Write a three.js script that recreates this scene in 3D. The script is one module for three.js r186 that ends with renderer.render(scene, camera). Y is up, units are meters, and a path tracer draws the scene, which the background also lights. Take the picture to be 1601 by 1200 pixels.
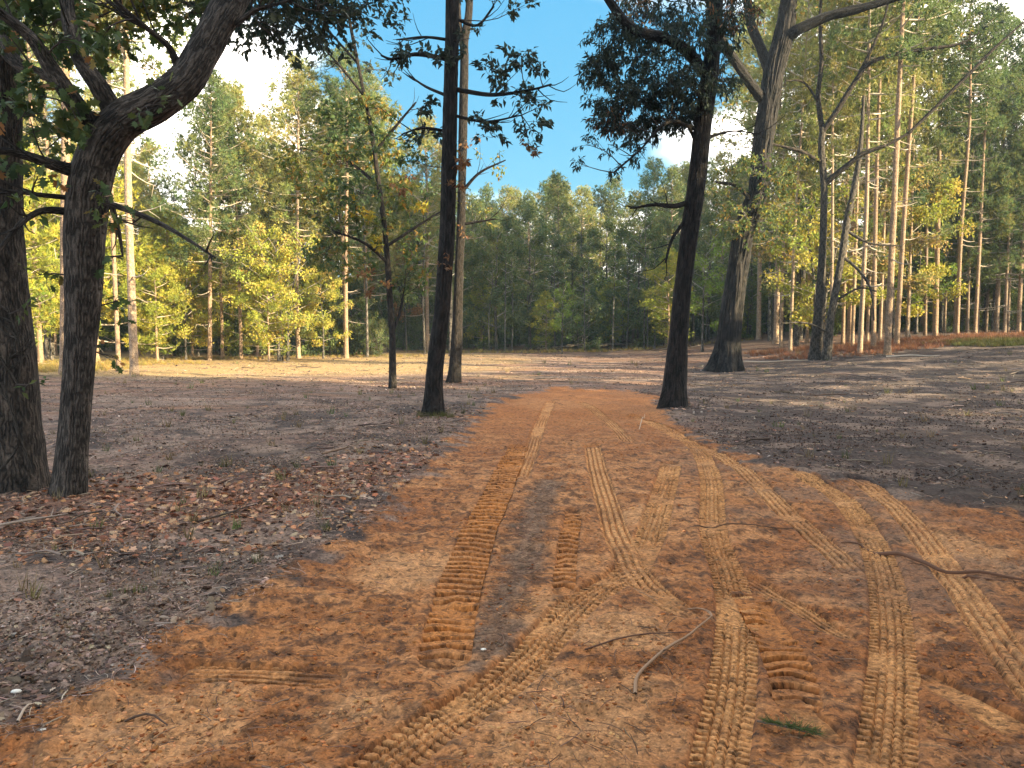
import * as THREE from 'three';
import { mergeGeometries } from 'three/addons/utils/BufferGeometryUtils.js';

// ------------------------------------------------------------------ camera, sky, sun, exposure
const PITCH = 0.0706, F = 1203, EYE = 1.6;                     // photograph 1601 x 1200, focal length in its pixels
const EXPOSURE = 4.25, SUN = 5.0, SUN_AZ = 118, SUN_EL = 18;    // azimuth clockwise from the view direction
const scene = new THREE.Scene();
const camera = new THREE.PerspectiveCamera(2 * Math.atan(600 / F) * 180 / Math.PI, 4 / 3, 0.1, 3000);
const renderer = new THREE.WebGLRenderer({ antialias: true });
renderer.setSize(1024, 768);
renderer.toneMapping = THREE.LinearToneMapping;
renderer.toneMappingExposure = EXPOSURE;
renderer.shadowMap.enabled = true;

// ------------------------------------------------------------------ random numbers and noise
function rng(seed) {
  let a = seed >>> 0;
  return () => { a = (a + 0x6D2B79F5) | 0; let t = Math.imul(a ^ (a >>> 15), 1 | a); t = (t + Math.imul(t ^ (t >>> 7), 61 | t)) ^ t; return ((t ^ (t >>> 14)) >>> 0) / 4294967296; };
}
const clamp = (x, a = 0, b = 1) => Math.min(b, Math.max(a, x));
const lerp = (a, b, t) => a + (b - a) * t;
const smooth = (a, b, x) => { const t = clamp((x - a) / (b - a)); return t * t * (3 - 2 * t); };
function hash(i, j, k = 0) {
  let h = Math.imul(i, 374761393) ^ Math.imul(j, 668265263) ^ Math.imul(k, 2147483647 ^ 0x5bd1e995);
  h = Math.imul(h ^ (h >>> 13), 1274126177); h ^= h >>> 16;
  return (h >>> 0) / 4294967296;
}
function vnoise(x, y, k = 0) {
  const i = Math.floor(x), j = Math.floor(y), u = x - i, v = y - j, a = u * u * (3 - 2 * u), b = v * v * (3 - 2 * v);
  return lerp(lerp(hash(i, j, k), hash(i + 1, j, k), a), lerp(hash(i, j + 1, k), hash(i + 1, j + 1, k), a), b) * 2 - 1;
}
function fbm(x, y, n = 4, k = 0) { let s = 0, a = 0.5; for (let o = 0; o < n; o++) { s += a * vnoise(x, y, k + o * 17); x = x * 2.03 + 11.3; y = y * 2.03 - 7.7; a *= 0.5; } return s; }
function tnoise(x, y, px, py, k) {   // value noise that repeats every px, py cells
  const i = Math.floor(x), j = Math.floor(y), u = x - i, v = y - j, a = u * u * (3 - 2 * u), b = v * v * (3 - 2 * v), m = (n, p) => ((n % p) + p) % p;
  return lerp(lerp(hash(m(i, px), m(j, py), k), hash(m(i + 1, px), m(j, py), k), a), lerp(hash(m(i, px), m(j + 1, py), k), hash(m(i + 1, px), m(j + 1, py), k), a), b) * 2 - 1;
}
const V = (x, y, z) => new THREE.Vector3(x, y, z);

// ------------------------------------------------------------------ sky: blue late-afternoon air with broken white cloud, all round
const sunDir = V(Math.sin(SUN_AZ * Math.PI / 180) * Math.cos(SUN_EL * Math.PI / 180), Math.sin(SUN_EL * Math.PI / 180), -Math.cos(SUN_AZ * Math.PI / 180) * Math.cos(SUN_EL * Math.PI / 180));
{
  const W = 1024, Hh = 512, d = new Float32Array(W * Hh * 4);
  for (let j = 0; j < Hh; j++) for (let i = 0; i < W; i++) {
    const el = ((j + 0.5) / Hh - 0.5) * Math.PI, az = ((i + 0.5) / W - 0.5) * 2 * Math.PI;
    const x = Math.cos(el) * Math.cos(az), y = Math.sin(el), z = Math.cos(el) * Math.sin(az), up = Math.max(y, 0);
    const t = Math.pow(1 - up, 3.2);
    let r = lerp(0.022, 0.095, t), g = lerp(0.116, 0.212, t), b = lerp(0.220, 0.250, t);
    const q = 1 / (up + 0.16), p = [x * q * 1.05 + 83.87, z * q * 1.05 + 15.67];
    const c = fbm(p[0], p[1], 6, 5) + 0.35 * fbm(p[0] * 0.35, p[1] * 0.35, 2, 91);
    const k = smooth(-0.08, 0.25, c) * smooth(-0.02, 0.06, y) * 0.95;
    const sun = Math.max(0, x * sunDir.x + y * sunDir.y + z * sunDir.z), glow = Math.pow(sun, 6) * 0.35 + Math.pow(sun, 60) * 0.8;
    const cl = 1.20 + 0.40 * fbm(p[0] * 3, p[1] * 3, 3, 33) + glow * 0.6;
    r = lerp(r + glow * 0.5, cl * 1.04, k); g = lerp(g + glow * 0.42, cl * 0.95, k); b = lerp(b + glow * 0.3, cl * 0.85, k);
    d.set([r, g, b, 1], (j * W + i) * 4);
  }
  const sky = new THREE.DataTexture(d, W, Hh, THREE.RGBAFormat, THREE.FloatType);
  sky.mapping = THREE.EquirectangularReflectionMapping; sky.magFilter = sky.minFilter = THREE.LinearFilter; sky.wrapS = THREE.RepeatWrapping; sky.needsUpdate = true;
  scene.background = sky; scene.environment = sky;
}
const sun = new THREE.DirectionalLight(new THREE.Color(1.0, 0.83, 0.50), SUN);
sun.position.copy(sunDir).multiplyScalar(120).add(V(0, 0, -30)); sun.target.position.set(0, 0, -30);
sun.castShadow = true; Object.assign(sun.shadow.camera, { left: -90, right: 90, top: 70, bottom: -70, near: 1, far: 320 }); sun.shadow.mapSize.set(4096, 4096);
scene.add(sun, sun.target);
scene.fog = new THREE.FogExp2(new THREE.Color(0.58, 0.80, 1.0), 0.0006);

// ------------------------------------------------------------------ the lie of the land
function H(x, z) {
  const d = -z;
  return 1.35 * smooth(5, 26, x) * smooth(12, 38, d) + 0.35 * smooth(35, 70, d) + 0.05 * vnoise(x * 0.22, z * 0.22, 3) * smooth(1, 6, Math.hypot(x, z)) + 0.045 * fbm(x * 0.55, z * 0.55, 3, 14) * smooth(1, 6, Math.hypot(x, z)) + 0.5 * smooth(40, 90, Math.abs(x));
}
camera.position.set(0, H(0, 0) + EYE, 0);
camera.rotation.set(-PITCH, 0, 0);
camera.updateMatrixWorld();
function at(px, py, depth) {          // the place that far in front of the tripod which the photograph shows at that pixel
  const x = (px - 800.5) / F, y = (600 - py) / F, c = Math.cos(PITCH), s = Math.sin(PITCH), dy = y * c - s, dz = -c - y * s, k = depth / -dz;
  return V(x * k, camera.position.y + dy * k, dz * k);
}
function ground(px, py) {             // where that line of sight meets the land
  let lo = 0.5, hi = 0.5; const f = (d) => { const p = at(px, py, d); return p.y - H(p.x, p.z); };
  while (f(hi) > 0 && hi < 130) { lo = hi; hi *= 1.05; }
  for (let k = 0; k < 30; k++) { const m = (lo + hi) / 2; if (f(m) > 0) lo = m; else hi = m; }
  const p = at(px, py, hi); p.y = H(p.x, p.z); return p;
}
const standing = (px, depth) => { const p = at(px, 515, depth); p.y = H(p.x, p.z); return p; };
const poly = (list) => list.map(([a, b]) => { const p = ground(a, b); return [p.x, p.z]; });
function sdf(P, x, z) {               // signed distance to a polygon on the ground, negative inside
  let d = 1e9, inside = false;
  for (let i = 0, j = P.length - 1; i < P.length; j = i++) {
    const [ax, az] = P[i], [bx, bz] = P[j], ex = bx - ax, ez = bz - az, wx = x - ax, wz = z - az, t = clamp((wx * ex + wz * ez) / (ex * ex + ez * ez || 1));
    d = Math.min(d, Math.hypot(wx - ex * t, wz - ez * t));
    if ((az > z) !== (bz > z) && x < (bx - ax) * (z - az) / (bz - az) + ax) inside = !inside;
  }
  return inside ? -d : d;
}
const ROAD = poly([[-260, 1199], [60, 1130], [250, 1020], [430, 922], [560, 832], [670, 735], [715, 685], [752, 645], [792, 614], [875, 604], [962, 610], [1015, 645], [1110, 690], [1230, 738], [1420, 772], [1640, 806], [2200, 1000]]);
ROAD.push([9, 3], [-5, 3]);
const LEAFBED = poly([[-60, 775], [120, 765], [270, 750], [430, 745], [560, 722], [670, 700], [640, 742], [520, 775], [430, 815], [330, 830], [180, 838], [-60, 838]]);
const STRIP = poly([[845, 745], [885, 745], [860, 820], [830, 900], [805, 1000], [735, 1040], [745, 960], [790, 860], [815, 800]]);
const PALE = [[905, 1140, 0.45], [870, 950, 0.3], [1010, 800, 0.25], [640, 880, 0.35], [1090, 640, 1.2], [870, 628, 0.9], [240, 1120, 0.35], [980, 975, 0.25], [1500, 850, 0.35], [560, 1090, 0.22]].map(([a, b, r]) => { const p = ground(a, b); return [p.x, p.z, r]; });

// ------------------------------------------------------------------ the tyre tracks pressed into the dirt
const TRACKS = [
  { w: 0.235, kind: 'tread', pts: [[1112, 1290], [1120, 1200], [1146, 1050], [1150, 950], [1136, 880], [1116, 825], [1112, 750], [1102, 715], [1080, 690], [1040, 668], [985, 645]] },
  { w: 0.235, kind: 'tread', pts: [[1372, 1290], [1382, 1200], [1394, 1050], [1393, 950], [1380, 880], [1360, 830], [1330, 790], [1295, 760], [1235, 732]] },
  { w: 0.235, kind: 'ribs', pts: [[1700, 1150], [1590, 1030], [1500, 905], [1430, 818], [1375, 768], [1330, 742]] },
  { w: 0.25, kind: 'tread', pts: [[480, 1290], [580, 1195], [790, 1050], [900, 940], [985, 880], [1015, 830], [1040, 755], [1050, 715]] },
  { w: 0.23, kind: 'ribs', pts: [[925, 690], [935, 733], [952, 790], [972, 840], [1004, 900], [1050, 938], [1100, 962]] },
  { w: 0.28, kind: 'lugs', pts: [[690, 1035], [715, 925], [750, 825], [775, 775], [795, 730], [812, 690]] },
  { w: 0.16, kind: 'ribs', pts: [[1150, 885], [1250, 940], [1352, 1000]] },
  { w: 0.18, kind: 'ribs', pts: [[1400, 1022], [1440, 1042], [1520, 1085], [1600, 1130], [1680, 1170]] },
  { w: 0.2, kind: 'ribs', pts: [[255, 1036], [400, 1040], [560, 1047]] },
  { w: 0.23, kind: 'ribs', pts: [[1085, 690], [1150, 722], [1220, 785], [1285, 840], [1345, 895]] },
  { w: 0.22, kind: 'lugs', pts: [[1258, 1110], [1238, 1050], [1205, 975], [1160, 900]] },
  { w: 0.13, kind: 'flat', pts: [[1195, 1050], [1255, 1100], [1335, 1165]] },
  { w: 0.15, kind: 'lugs', pts: [[880, 930], [884, 880], [890, 830], [898, 790]] },
  { w: 0.2, kind: 'ribs', pts: [[812, 745], [830, 700], [845, 660], [862, 625]] },
  { w: 0.2, kind: 'ribs', pts: [[985, 690], [950, 655], [905, 625]] },
];
const hashGrid = new Map(), CELL = 0.3;
for (const [n, t] of TRACKS.entries()) {
  const curve = new THREE.CatmullRomCurve3(t.pts.map(([a, b]) => { const p = ground(a, b); return V(p.x, 0, p.z); }), false, 'centripetal');
  t.curve = curve; t.len = curve.getLength();
  const m = Math.ceil(t.len / 0.03);
  for (let i = 0; i <= m; i++) {
    const p = curve.getPointAt(i / m), e = Math.min(i, m - i) * 0.03, r = t.w / 2 + 0.16;
    for (let a = Math.floor((p.x - r) / CELL); a <= Math.floor((p.x + r) / CELL); a++) for (let b = Math.floor((p.z - r) / CELL); b <= Math.floor((p.z + r) / CELL); b++) {
      const key = a * 4096 + b; if (!hashGrid.has(key)) hashGrid.set(key, []); hashGrid.get(key).push([p.x, p.z, t.w / 2, e]);
    }
  }
}
function trackAt(x, z) {              // how deep inside a track (metres past its edge, negative outside)
  const list = hashGrid.get(Math.floor(x / CELL) * 4096 + Math.floor(z / CELL)); let best = -1;
  if (list) for (const [a, b, h, e] of list) best = Math.max(best, Math.min(h - Math.hypot(x - a, z - b), (e - 0.13) * 0.5));
  return best;
}
const roadEdge = (x, z) => sdf(ROAD, x, z) + 1.1 * smooth(10, 17, -z) * fbm(x * 0.7, z * 0.5, 4, 43) + 0.10 * fbm(x * 1.7, z * 1.7, 3, 40) + 0.07 * fbm(x * 9, z * 9, 3, 41);
function rolling(x, z, road, near) { return 0.035 * fbm(x * 1.3, z * 1.3, 3, 7) + near * 0.014 * fbm(x * 6, z * 7, 2, 8) - 0.03 * smooth(0.15, -0.25, road); }
function landY(x, z, road) {
  const near = 1 - smooth(9, 20, Math.hypot(x, z)), low = rolling(x, z, road, near), k = trackAt(x, z), base = H(x, z);
  let m = 0;
  if (near > 0) {
    m = near * 0.016 * fbm(x * 13, z * 15, 4, 11);
    if (road < 0.1) { const c = fbm(x * 5.5 + 3, z * 12, 4, 9), q = fbm(x * 21, z * 34, 3, 10); m += near * (0.036 * Math.max(0, c - 0.06) + 0.022 * q * Math.abs(q) * 2); }
    else m += near * 0.02 * fbm(x * 7, z * 9, 3, 12);
  }
  if (k < -0.15) return base + low + m;
  const lip = 0.012 * Math.exp(-Math.pow((k + 0.03) / 0.025, 2)) * (0.6 + 0.8 * vnoise(x * 11, z * 11, 13));
  return base + low + lerp(m * (1 - 0.7 * smooth(-0.13, -0.01, k)) + lip, -PRESS - 0.042, smooth(0.0, 0.026, k));
}
const PRESS = 0.020;
const mix3 = (a, b, t) => [lerp(a[0], b[0], t), lerp(a[1], b[1], t), lerp(a[2], b[2], t)];
const CLAY = [0.49, 0.198, 0.064], TAN = [0.66, 0.31, 0.122], DARKCLAY = [0.27, 0.092, 0.024], LITTER = [0.205, 0.118, 0.086], LITTERDARK = [0.085, 0.050, 0.040], ASH = [0.37, 0.255, 0.195], SAND = [0.44, 0.30, 0.215], STRAW = [0.30, 0.14, 0.075], SUNLITGRASS = [0.56, 0.37, 0.13], LEAFRED = [0.26, 0.12, 0.07];
function dirtColor(x, z) {
  let c = mix3(CLAY, [0.40, 0.145, 0.042], smooth(-0.25, 0.3, fbm(x * 0.8, z * 0.8, 3, 50)));
  c = mix3(c, TAN, 0.55 * smooth(0.02, 0.22, fbm(x * 2.6, z * 4.2, 4, 51)));
  c = mix3(c, DARKCLAY, 0.6 * smooth(0.03, 0.24, fbm(x * 4.2 + 9, z * 9, 4, 52)));
  c = mix3(c, [0.13, 0.052, 0.020], 0.85 * smooth(0.08, 0.26, fbm(x * 14, z * 24, 3, 53)));
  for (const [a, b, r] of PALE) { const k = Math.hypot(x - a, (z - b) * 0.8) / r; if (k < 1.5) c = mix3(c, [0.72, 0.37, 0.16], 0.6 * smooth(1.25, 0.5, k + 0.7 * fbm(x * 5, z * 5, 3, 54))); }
  const s = sdf(STRIP, x, z) + 0.16 * fbm(x * 6, z * 6, 4, 55);
  if (s < 0.05) c = mix3(c, mix3([0.27, 0.165, 0.105], [0.13, 0.072, 0.044], smooth(-0.1, 0.3, fbm(x * 22, z * 22, 3, 56))), 0.85 * smooth(0.06, -0.09, s));
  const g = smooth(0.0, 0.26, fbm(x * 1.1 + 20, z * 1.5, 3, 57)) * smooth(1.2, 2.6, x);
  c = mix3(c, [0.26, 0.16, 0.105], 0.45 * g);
  const far = smooth(9, 15, -z); c = mix3(c, [0.50, 0.175, 0.04], far * 0.6);
  return c;
}
function litterColor(x, z) {
  const d = -z, n1 = fbm(x * 0.6, z * 0.9, 3, 60);
  let c = mix3(LITTER, LITTERDARK, smooth(-0.2, 0.25, n1 + 0.6 * fbm(x * 5, z * 8, 3, 61)));
  c = mix3(c, ASH, 0.75 * smooth(0.08, 0.3, fbm(x * 2.2, z * 4, 4, 62) + 0.15 * smooth(6, 3, d)));
  c = mix3(c, [0.36, 0.22, 0.155], 0.55 * smooth(0.10, 0.28, fbm(x * 17, z * 30, 3, 63)));
  c = mix3(c, [0.035, 0.027, 0.025], 0.7 * smooth(0.10, 0.28, fbm(x * 12 + 7, z * 22, 3, 64)));
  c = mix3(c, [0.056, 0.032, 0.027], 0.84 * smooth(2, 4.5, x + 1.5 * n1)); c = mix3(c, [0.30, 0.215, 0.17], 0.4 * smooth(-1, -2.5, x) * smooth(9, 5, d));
  c = mix3(c, [0.050, 0.032, 0.027], 0.7 * smooth(0.02, 0.24, fbm(x * 1.5 + 31, z * 1.5, 4, 76))); c = mix3(c, [0.40, 0.27, 0.20], 0.5 * smooth(0.08, 0.28, fbm(x * 1.9 - 17, z * 1.9, 4, 77)));
  const lb = sdf(LEAFBED, x, z) + 0.35 * fbm(x * 1.6, z * 1.6, 3, 65);
  if (lb < 0.3) c = mix3(c, mix3(LEAFRED, [0.13, 0.065, 0.045], smooth(-0.1, 0.2, fbm(x * 15, z * 15, 3, 66))), 0.85 * smooth(0.3, -0.15, lb));
  // the open sandy field beyond
  const edge = d - (18.2 + 0.22 * x + smooth(3, 9, x) * (8 + 0.5 * x)) + 5 * fbm(x * 0.13, z * 0.35, 3, 67) + 3 * fbm(x * 0.9, z * 1.6, 3, 69);
  const f = smooth(-1.0, 2.0, edge);
  if (f > 0) {
    let s = mix3([0.355, 0.205, 0.150], [0.36, 0.205, 0.13], smooth(-0.15, 0.2, fbm(x * 0.22, z * 0.9, 4, 68)));
    s = mix3(s, [0.14, 0.085, 0.062], 0.75 * smooth(0.0, 0.22, fbm(x * 0.8 + 3, z * 0.8, 4, 78))); s = mix3(s, [0.52, 0.36, 0.26], 0.5 * smooth(0.1, 0.25, fbm(x * 0.5, z * 0.9, 4, 79)));
    s = mix3(s, STRAW, 0.8 * smooth(-0.02, 0.2, fbm(x * 0.5 + 5, z * 1.7, 4, 70)) + 0.6 * smooth(8, 15, x) * smooth(22, 30, d));
    s = mix3(s, [0.11, 0.07, 0.052], 0.8 * smooth(0.06, 0.22, fbm(x * 0.9, z * 5, 3, 71)));
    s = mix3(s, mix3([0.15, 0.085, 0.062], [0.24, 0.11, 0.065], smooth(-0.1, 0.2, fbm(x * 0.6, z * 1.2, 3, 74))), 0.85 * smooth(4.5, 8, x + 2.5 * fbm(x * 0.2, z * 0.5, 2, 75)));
    s = mix3(s, SUNLITGRASS, 0.7 * smooth(2, -6, x + 3 * vnoise(x * .3, z * .6, 72)) * smooth(24, 29, d + 3 * fbm(x * 0.3, z * 0.5, 3, 73)));  // yellow of the sun strip put into the ground colour, over dry grass
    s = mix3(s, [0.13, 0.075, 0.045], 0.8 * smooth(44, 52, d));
    c = mix3(c, s, f);
  }
  return c;
}
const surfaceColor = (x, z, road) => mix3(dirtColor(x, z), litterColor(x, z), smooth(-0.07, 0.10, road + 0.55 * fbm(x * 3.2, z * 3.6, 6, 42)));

// ------------------------------------------------------------------ names, labels, geometry builder
const taken = new Map();
function numbered(name) { const n = taken.get(name) ?? -1; taken.set(name, n + 1); return n < 0 ? name : name + '_' + String(n + 1).padStart(3, '0'); }
function tag(o, label, category, group) { o.userData = { label, category }; if (group) o.userData.group = group; return o; }
function structure(o, label) { o.userData = { kind: 'structure', label }; return o; }
function stuff(o, label, category) { o.userData = { kind: 'stuff', label }; if (category) o.userData.category = category; return o; }
function thing(name, label, category, p, group) { const o = new THREE.Group(); o.name = numbered(name); o.position.copy(p); scene.add(o); return tag(o, label, category, group); }
function shadows(o) { o.traverse((m) => { if (m.isMesh) m.castShadow = m.receiveShadow = true; }); return o; }

class GB {
  constructor() { this.p = []; this.c = []; this.u = []; this.i = []; }
  vert(x, y, z, c, u = 0, v = 0) { this.p.push(x, y, z); this.c.push(c[0], c[1], c[2]); this.u.push(u, v); return this.p.length / 3 - 1; }
  tri(a, b, c) { this.i.push(a, b, c); }
  // a tapering limb through the points; bark(angle, along) moves the surface, flare widens the foot
  tube(pts, radii, seg, color, { step = 0.25, bark = 0, flare = 0, seed = 1, tile = 0.5, cap = true } = {}) {
    const curve = new THREE.CatmullRomCurve3(pts, false, 'centripetal'), len = curve.getLength(), n = Math.max(pts.length > 2 ? 3 : 1, Math.ceil(len / step));
    let t0 = curve.getTangentAt(0), side = Math.abs(t0.y) < 0.9 ? V(0, 1, 0).cross(t0).normalize() : V(0, 0, 1).cross(t0).normalize();
    const around = Math.max(1, Math.round(2 * Math.PI * radii[0] / tile)), start = this.p.length / 3;
    for (let i = 0; i <= n; i++) {
      const t = i / n, c = curve.getPointAt(t), tan = curve.getTangentAt(t);
      side.addScaledVector(tan, -side.dot(tan)).normalize();
      const other = tan.clone().cross(side), tt = t * (radii.length - 1), k = Math.min(Math.floor(tt), radii.length - 2);
      const r0 = lerp(radii[k], radii[k + 1], tt - k), s = len * t;
      for (let j = 0; j <= seg; j++) {
        const a = (j % seg) / seg * 2 * Math.PI; let r = r0;
        if (bark) r *= 1 + 0.05 * vnoise(Math.cos(a) * 1.3 + seed, s * 1.3 + Math.sin(a) * 1.3, seed), r += bark * (1 - 2 * Math.abs(vnoise(Math.cos(a) * r0 * 22 + seed * 3, Math.sin(a) * r0 * 22 + s * 1.1, seed + 4)));
        if (flare) r += flare * Math.exp(-s / (flare * 1.5 + 0.12)) * (0.75 + 0.45 * Math.cos(a * 4 + seed) + 0.25 * Math.cos(a * 7 + seed * 2));
        this.vert(c.x + (side.x * Math.cos(a) + other.x * Math.sin(a)) * r, c.y + (side.y * Math.cos(a) + other.y * Math.sin(a)) * r, c.z + (side.z * Math.cos(a) + other.z * Math.sin(a)) * r, color, j / seg * around, s / tile);
      }
    }
    for (let i = 0; i < n; i++) for (let j = 0; j < seg; j++) { const a = start + i * (seg + 1) + j, b = a + seg + 1; this.tri(a, a + 1, b); this.tri(a + 1, b + 1, b); }
    if (cap) { const e = curve.getPointAt(1), tn = curve.getTangentAt(1), tip = this.vert(e.x + tn.x * radii.at(-1), e.y + tn.y * radii.at(-1), e.z + tn.z * radii.at(-1), color, 0.5, len / tile), a = start + n * (seg + 1); for (let j = 0; j < seg; j++) this.tri(a + j, a + j + 1, tip); }
    return curve;
  }
  blade(p, d, up, len, wid, col, fold = 0.25) {      // a leaf folded along its midrib: two faces
    const s = d.clone().cross(up).normalize(), n = s.clone().cross(d);
    const A = [p.x, p.y, p.z], T = [p.x + d.x * len, p.y + d.y * len, p.z + d.z * len];
    const m = 0.42 * len, q = (k) => [p.x + d.x * m + s.x * wid * k + n.x * wid * fold, p.y + d.y * m + s.y * wid * k + n.y * wid * fold, p.z + d.z * m + s.z * wid * k + n.z * wid * fold];
    const L = q(-0.5), R = q(0.5);
    for (const f of [[A, R, T], [A, T, L]]) { const k = this.p.length / 3; for (const v of f) this.vert(...v, col); this.tri(k, k + 1, k + 2); }
  }
  needle(p, d, len, wid, s, col) {
    const k = this.p.length / 3;
    this.vert(p.x - s.x * wid / 2, p.y - s.y * wid / 2, p.z - s.z * wid / 2, col); this.vert(p.x + s.x * wid / 2, p.y + s.y * wid / 2, p.z + s.z * wid / 2, col);
    this.vert(p.x + d.x * len, p.y + d.y * len, p.z + d.z * len, col); this.tri(k, k + 1, k + 2);
  }
  lobed(p, d, up, size, col) {                       // an oak leaf: lobed outline, curled
    const s = d.clone().cross(up).normalize(), n = s.clone().cross(d).normalize(), k = this.p.length / 3;
    const put = (x, y) => { const z = -0.35 * x * x - 0.22 * y * y + 0.06 * Math.abs(x); this.vert(p.x + (s.x * x + d.x * y + n.x * z) * size, p.y + (s.y * x + d.y * y + n.y * z) * size, p.z + (s.z * x + d.z * y + n.z * z) * size, col); };
    put(0, 0.5); for (const [x, y] of LOBES) put(x, y);
    for (let i = 0; i < LOBES.length; i++) this.tri(k, k + 1 + i, k + 1 + (i + 1) % LOBES.length);
  }
  geometry() {
    const g = new THREE.BufferGeometry();
    g.setAttribute('position', new THREE.Float32BufferAttribute(this.p, 3)); g.setAttribute('color', new THREE.Float32BufferAttribute(this.c, 3)); g.setAttribute('uv', new THREE.Float32BufferAttribute(this.u, 2));
    g.setIndex(this.i); g.computeVertexNormals(); return g;
  }
  build(name, material, parent) { const m = new THREE.Mesh(this.geometry(), material); m.name = name; m.castShadow = m.receiveShadow = true; if (parent) parent.add(m); return m; }
}
const LOBES = [[0, 0], [0.06, 0.12], [0.24, 0.2], [0.12, 0.34], [0.36, 0.46], [0.16, 0.56], [0.33, 0.76], [0.12, 0.78], [0, 1], [-0.12, 0.78], [-0.33, 0.76], [-0.16, 0.56], [-0.36, 0.46], [-0.12, 0.34], [-0.24, 0.2], [-0.06, 0.12]];

// ------------------------------------------------------------------ materials
function tile(w, h, fn, srgb) {
  const d = new Uint8Array(w * h * 4);
  for (let j = 0; j < h; j++) for (let i = 0; i < w; i++) { const v = fn(i / w, j / h), c = Array.isArray(v) ? v : [v, v, v], o = (j * w + i) * 4; for (let k = 0; k < 3; k++) d[o + k] = clamp(c[k]) * 255; d[o + 3] = 255; }
  const t = new THREE.DataTexture(d, w, h); t.wrapS = t.wrapT = THREE.RepeatWrapping; t.magFilter = THREE.LinearFilter; t.minFilter = THREE.LinearMipmapLinearFilter; t.generateMipmaps = true; if (srgb) t.colorSpace = THREE.SRGBColorSpace; t.needsUpdate = true; return t;
}
const furrow = (u, v) => { const wob = 0.22 * tnoise(u * 6, v * 14, 6, 14, 1), a = tnoise(u * 18 + wob, v * 5, 18, 5, 2) * 0.7 + 0.4 * tnoise(u * 40, v * 9, 40, 9, 5), b = tnoise(u * 44 + wob, v * 20, 44, 20, 3), c = tnoise(u * 64, v * 64, 64, 64, 4); return clamp(0.66 - 0.8 * Math.pow(1 - Math.min(1, Math.abs(a) * 1.3), 2.5) + 0.22 * b + 0.12 * c); };
const oakBump = tile(256, 256, furrow), oakMap = tile(256, 256, (u, v) => 0.36 + 0.6 * furrow(u, v) + 0.18 * tnoise(u * 5, v * 3, 5, 3, 9), true);  // furrow shade is put into the bark colour as well as the bump
const plates = (u, v) => { const a = Math.abs(0.7 * tnoise(u * 12 + 0.8 * tnoise(u * 8, v * 12, 8, 12, 11), v * 6, 12, 6, 12) + 0.4 * tnoise(u * 24, v * 18, 24, 18, 14)), c = tnoise(u * 50, v * 50, 50, 50, 13); return clamp(0.35 + 1.1 * Math.min(a, 0.45) + 0.15 * c); };
const pineBump = tile(256, 256, plates), pineMap = tile(256, 256, (u, v) => { const k = plates(u, v), w = 0.5 + 0.5 * tnoise(u * 4, v * 6, 4, 6, 15); return [0.5 + 0.5 * k, 0.44 + (0.46 + 0.06 * w) * k, 0.38 + (0.42 + 0.14 * w) * k]; }, true);
const soil = (u, v) => 0.5 + 0.26 * tnoise(u * 40, v * 40, 40, 40, 21) + 0.20 * tnoise(u * 90, v * 90, 90, 90, 22) + 0.14 * tnoise(u * 200, v * 200, 200, 200, 23);
const soilBump = tile(1024, 1024, soil), soilMap = tile(1024, 1024, (u, v) => {
  const a = tnoise(u * 48, v * 48, 48, 48, 24), b = tnoise(u * 110, v * 110, 110, 110, 25), c = tnoise(u * 240, v * 240, 240, 240, 26), crumb = smooth(0.45, 0.62, tnoise(u * 70 + 0.6 * c, v * 70, 70, 70, 27)), grit = smooth(0.55, 0.7, tnoise(u * 150, v * 150, 150, 150, 28));
  return (0.84 + 0.09 * a + 0.10 * b + 0.09 * c) * (1 - 0.30 * crumb) + 0.13 * grit;
}, true);
const std = (o) => new THREE.MeshStandardMaterial({ roughness: 1, metalness: 0, ...o });
const M = {
  ground: std({ vertexColors: true, map: soilMap, bumpMap: soilBump, bumpScale: 0.009 }),
  oak: std({ vertexColors: true, map: oakMap, bumpMap: oakBump, bumpScale: 0.026 }),
  pine: std({ vertexColors: true, map: pineMap, bumpMap: pineBump, bumpScale: 0.015 }),
  twig: std({ vertexColors: true }),
  leaf: new THREE.MeshPhysicalMaterial({ vertexColors: true, roughness: 0.75, transmission: 0.45, thickness: 0, side: THREE.DoubleSide, specularIntensity: 0.4 }),
  litter: std({ vertexColors: true, side: THREE.DoubleSide }),
};
M.leaf.roughness = 0.9;

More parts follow.
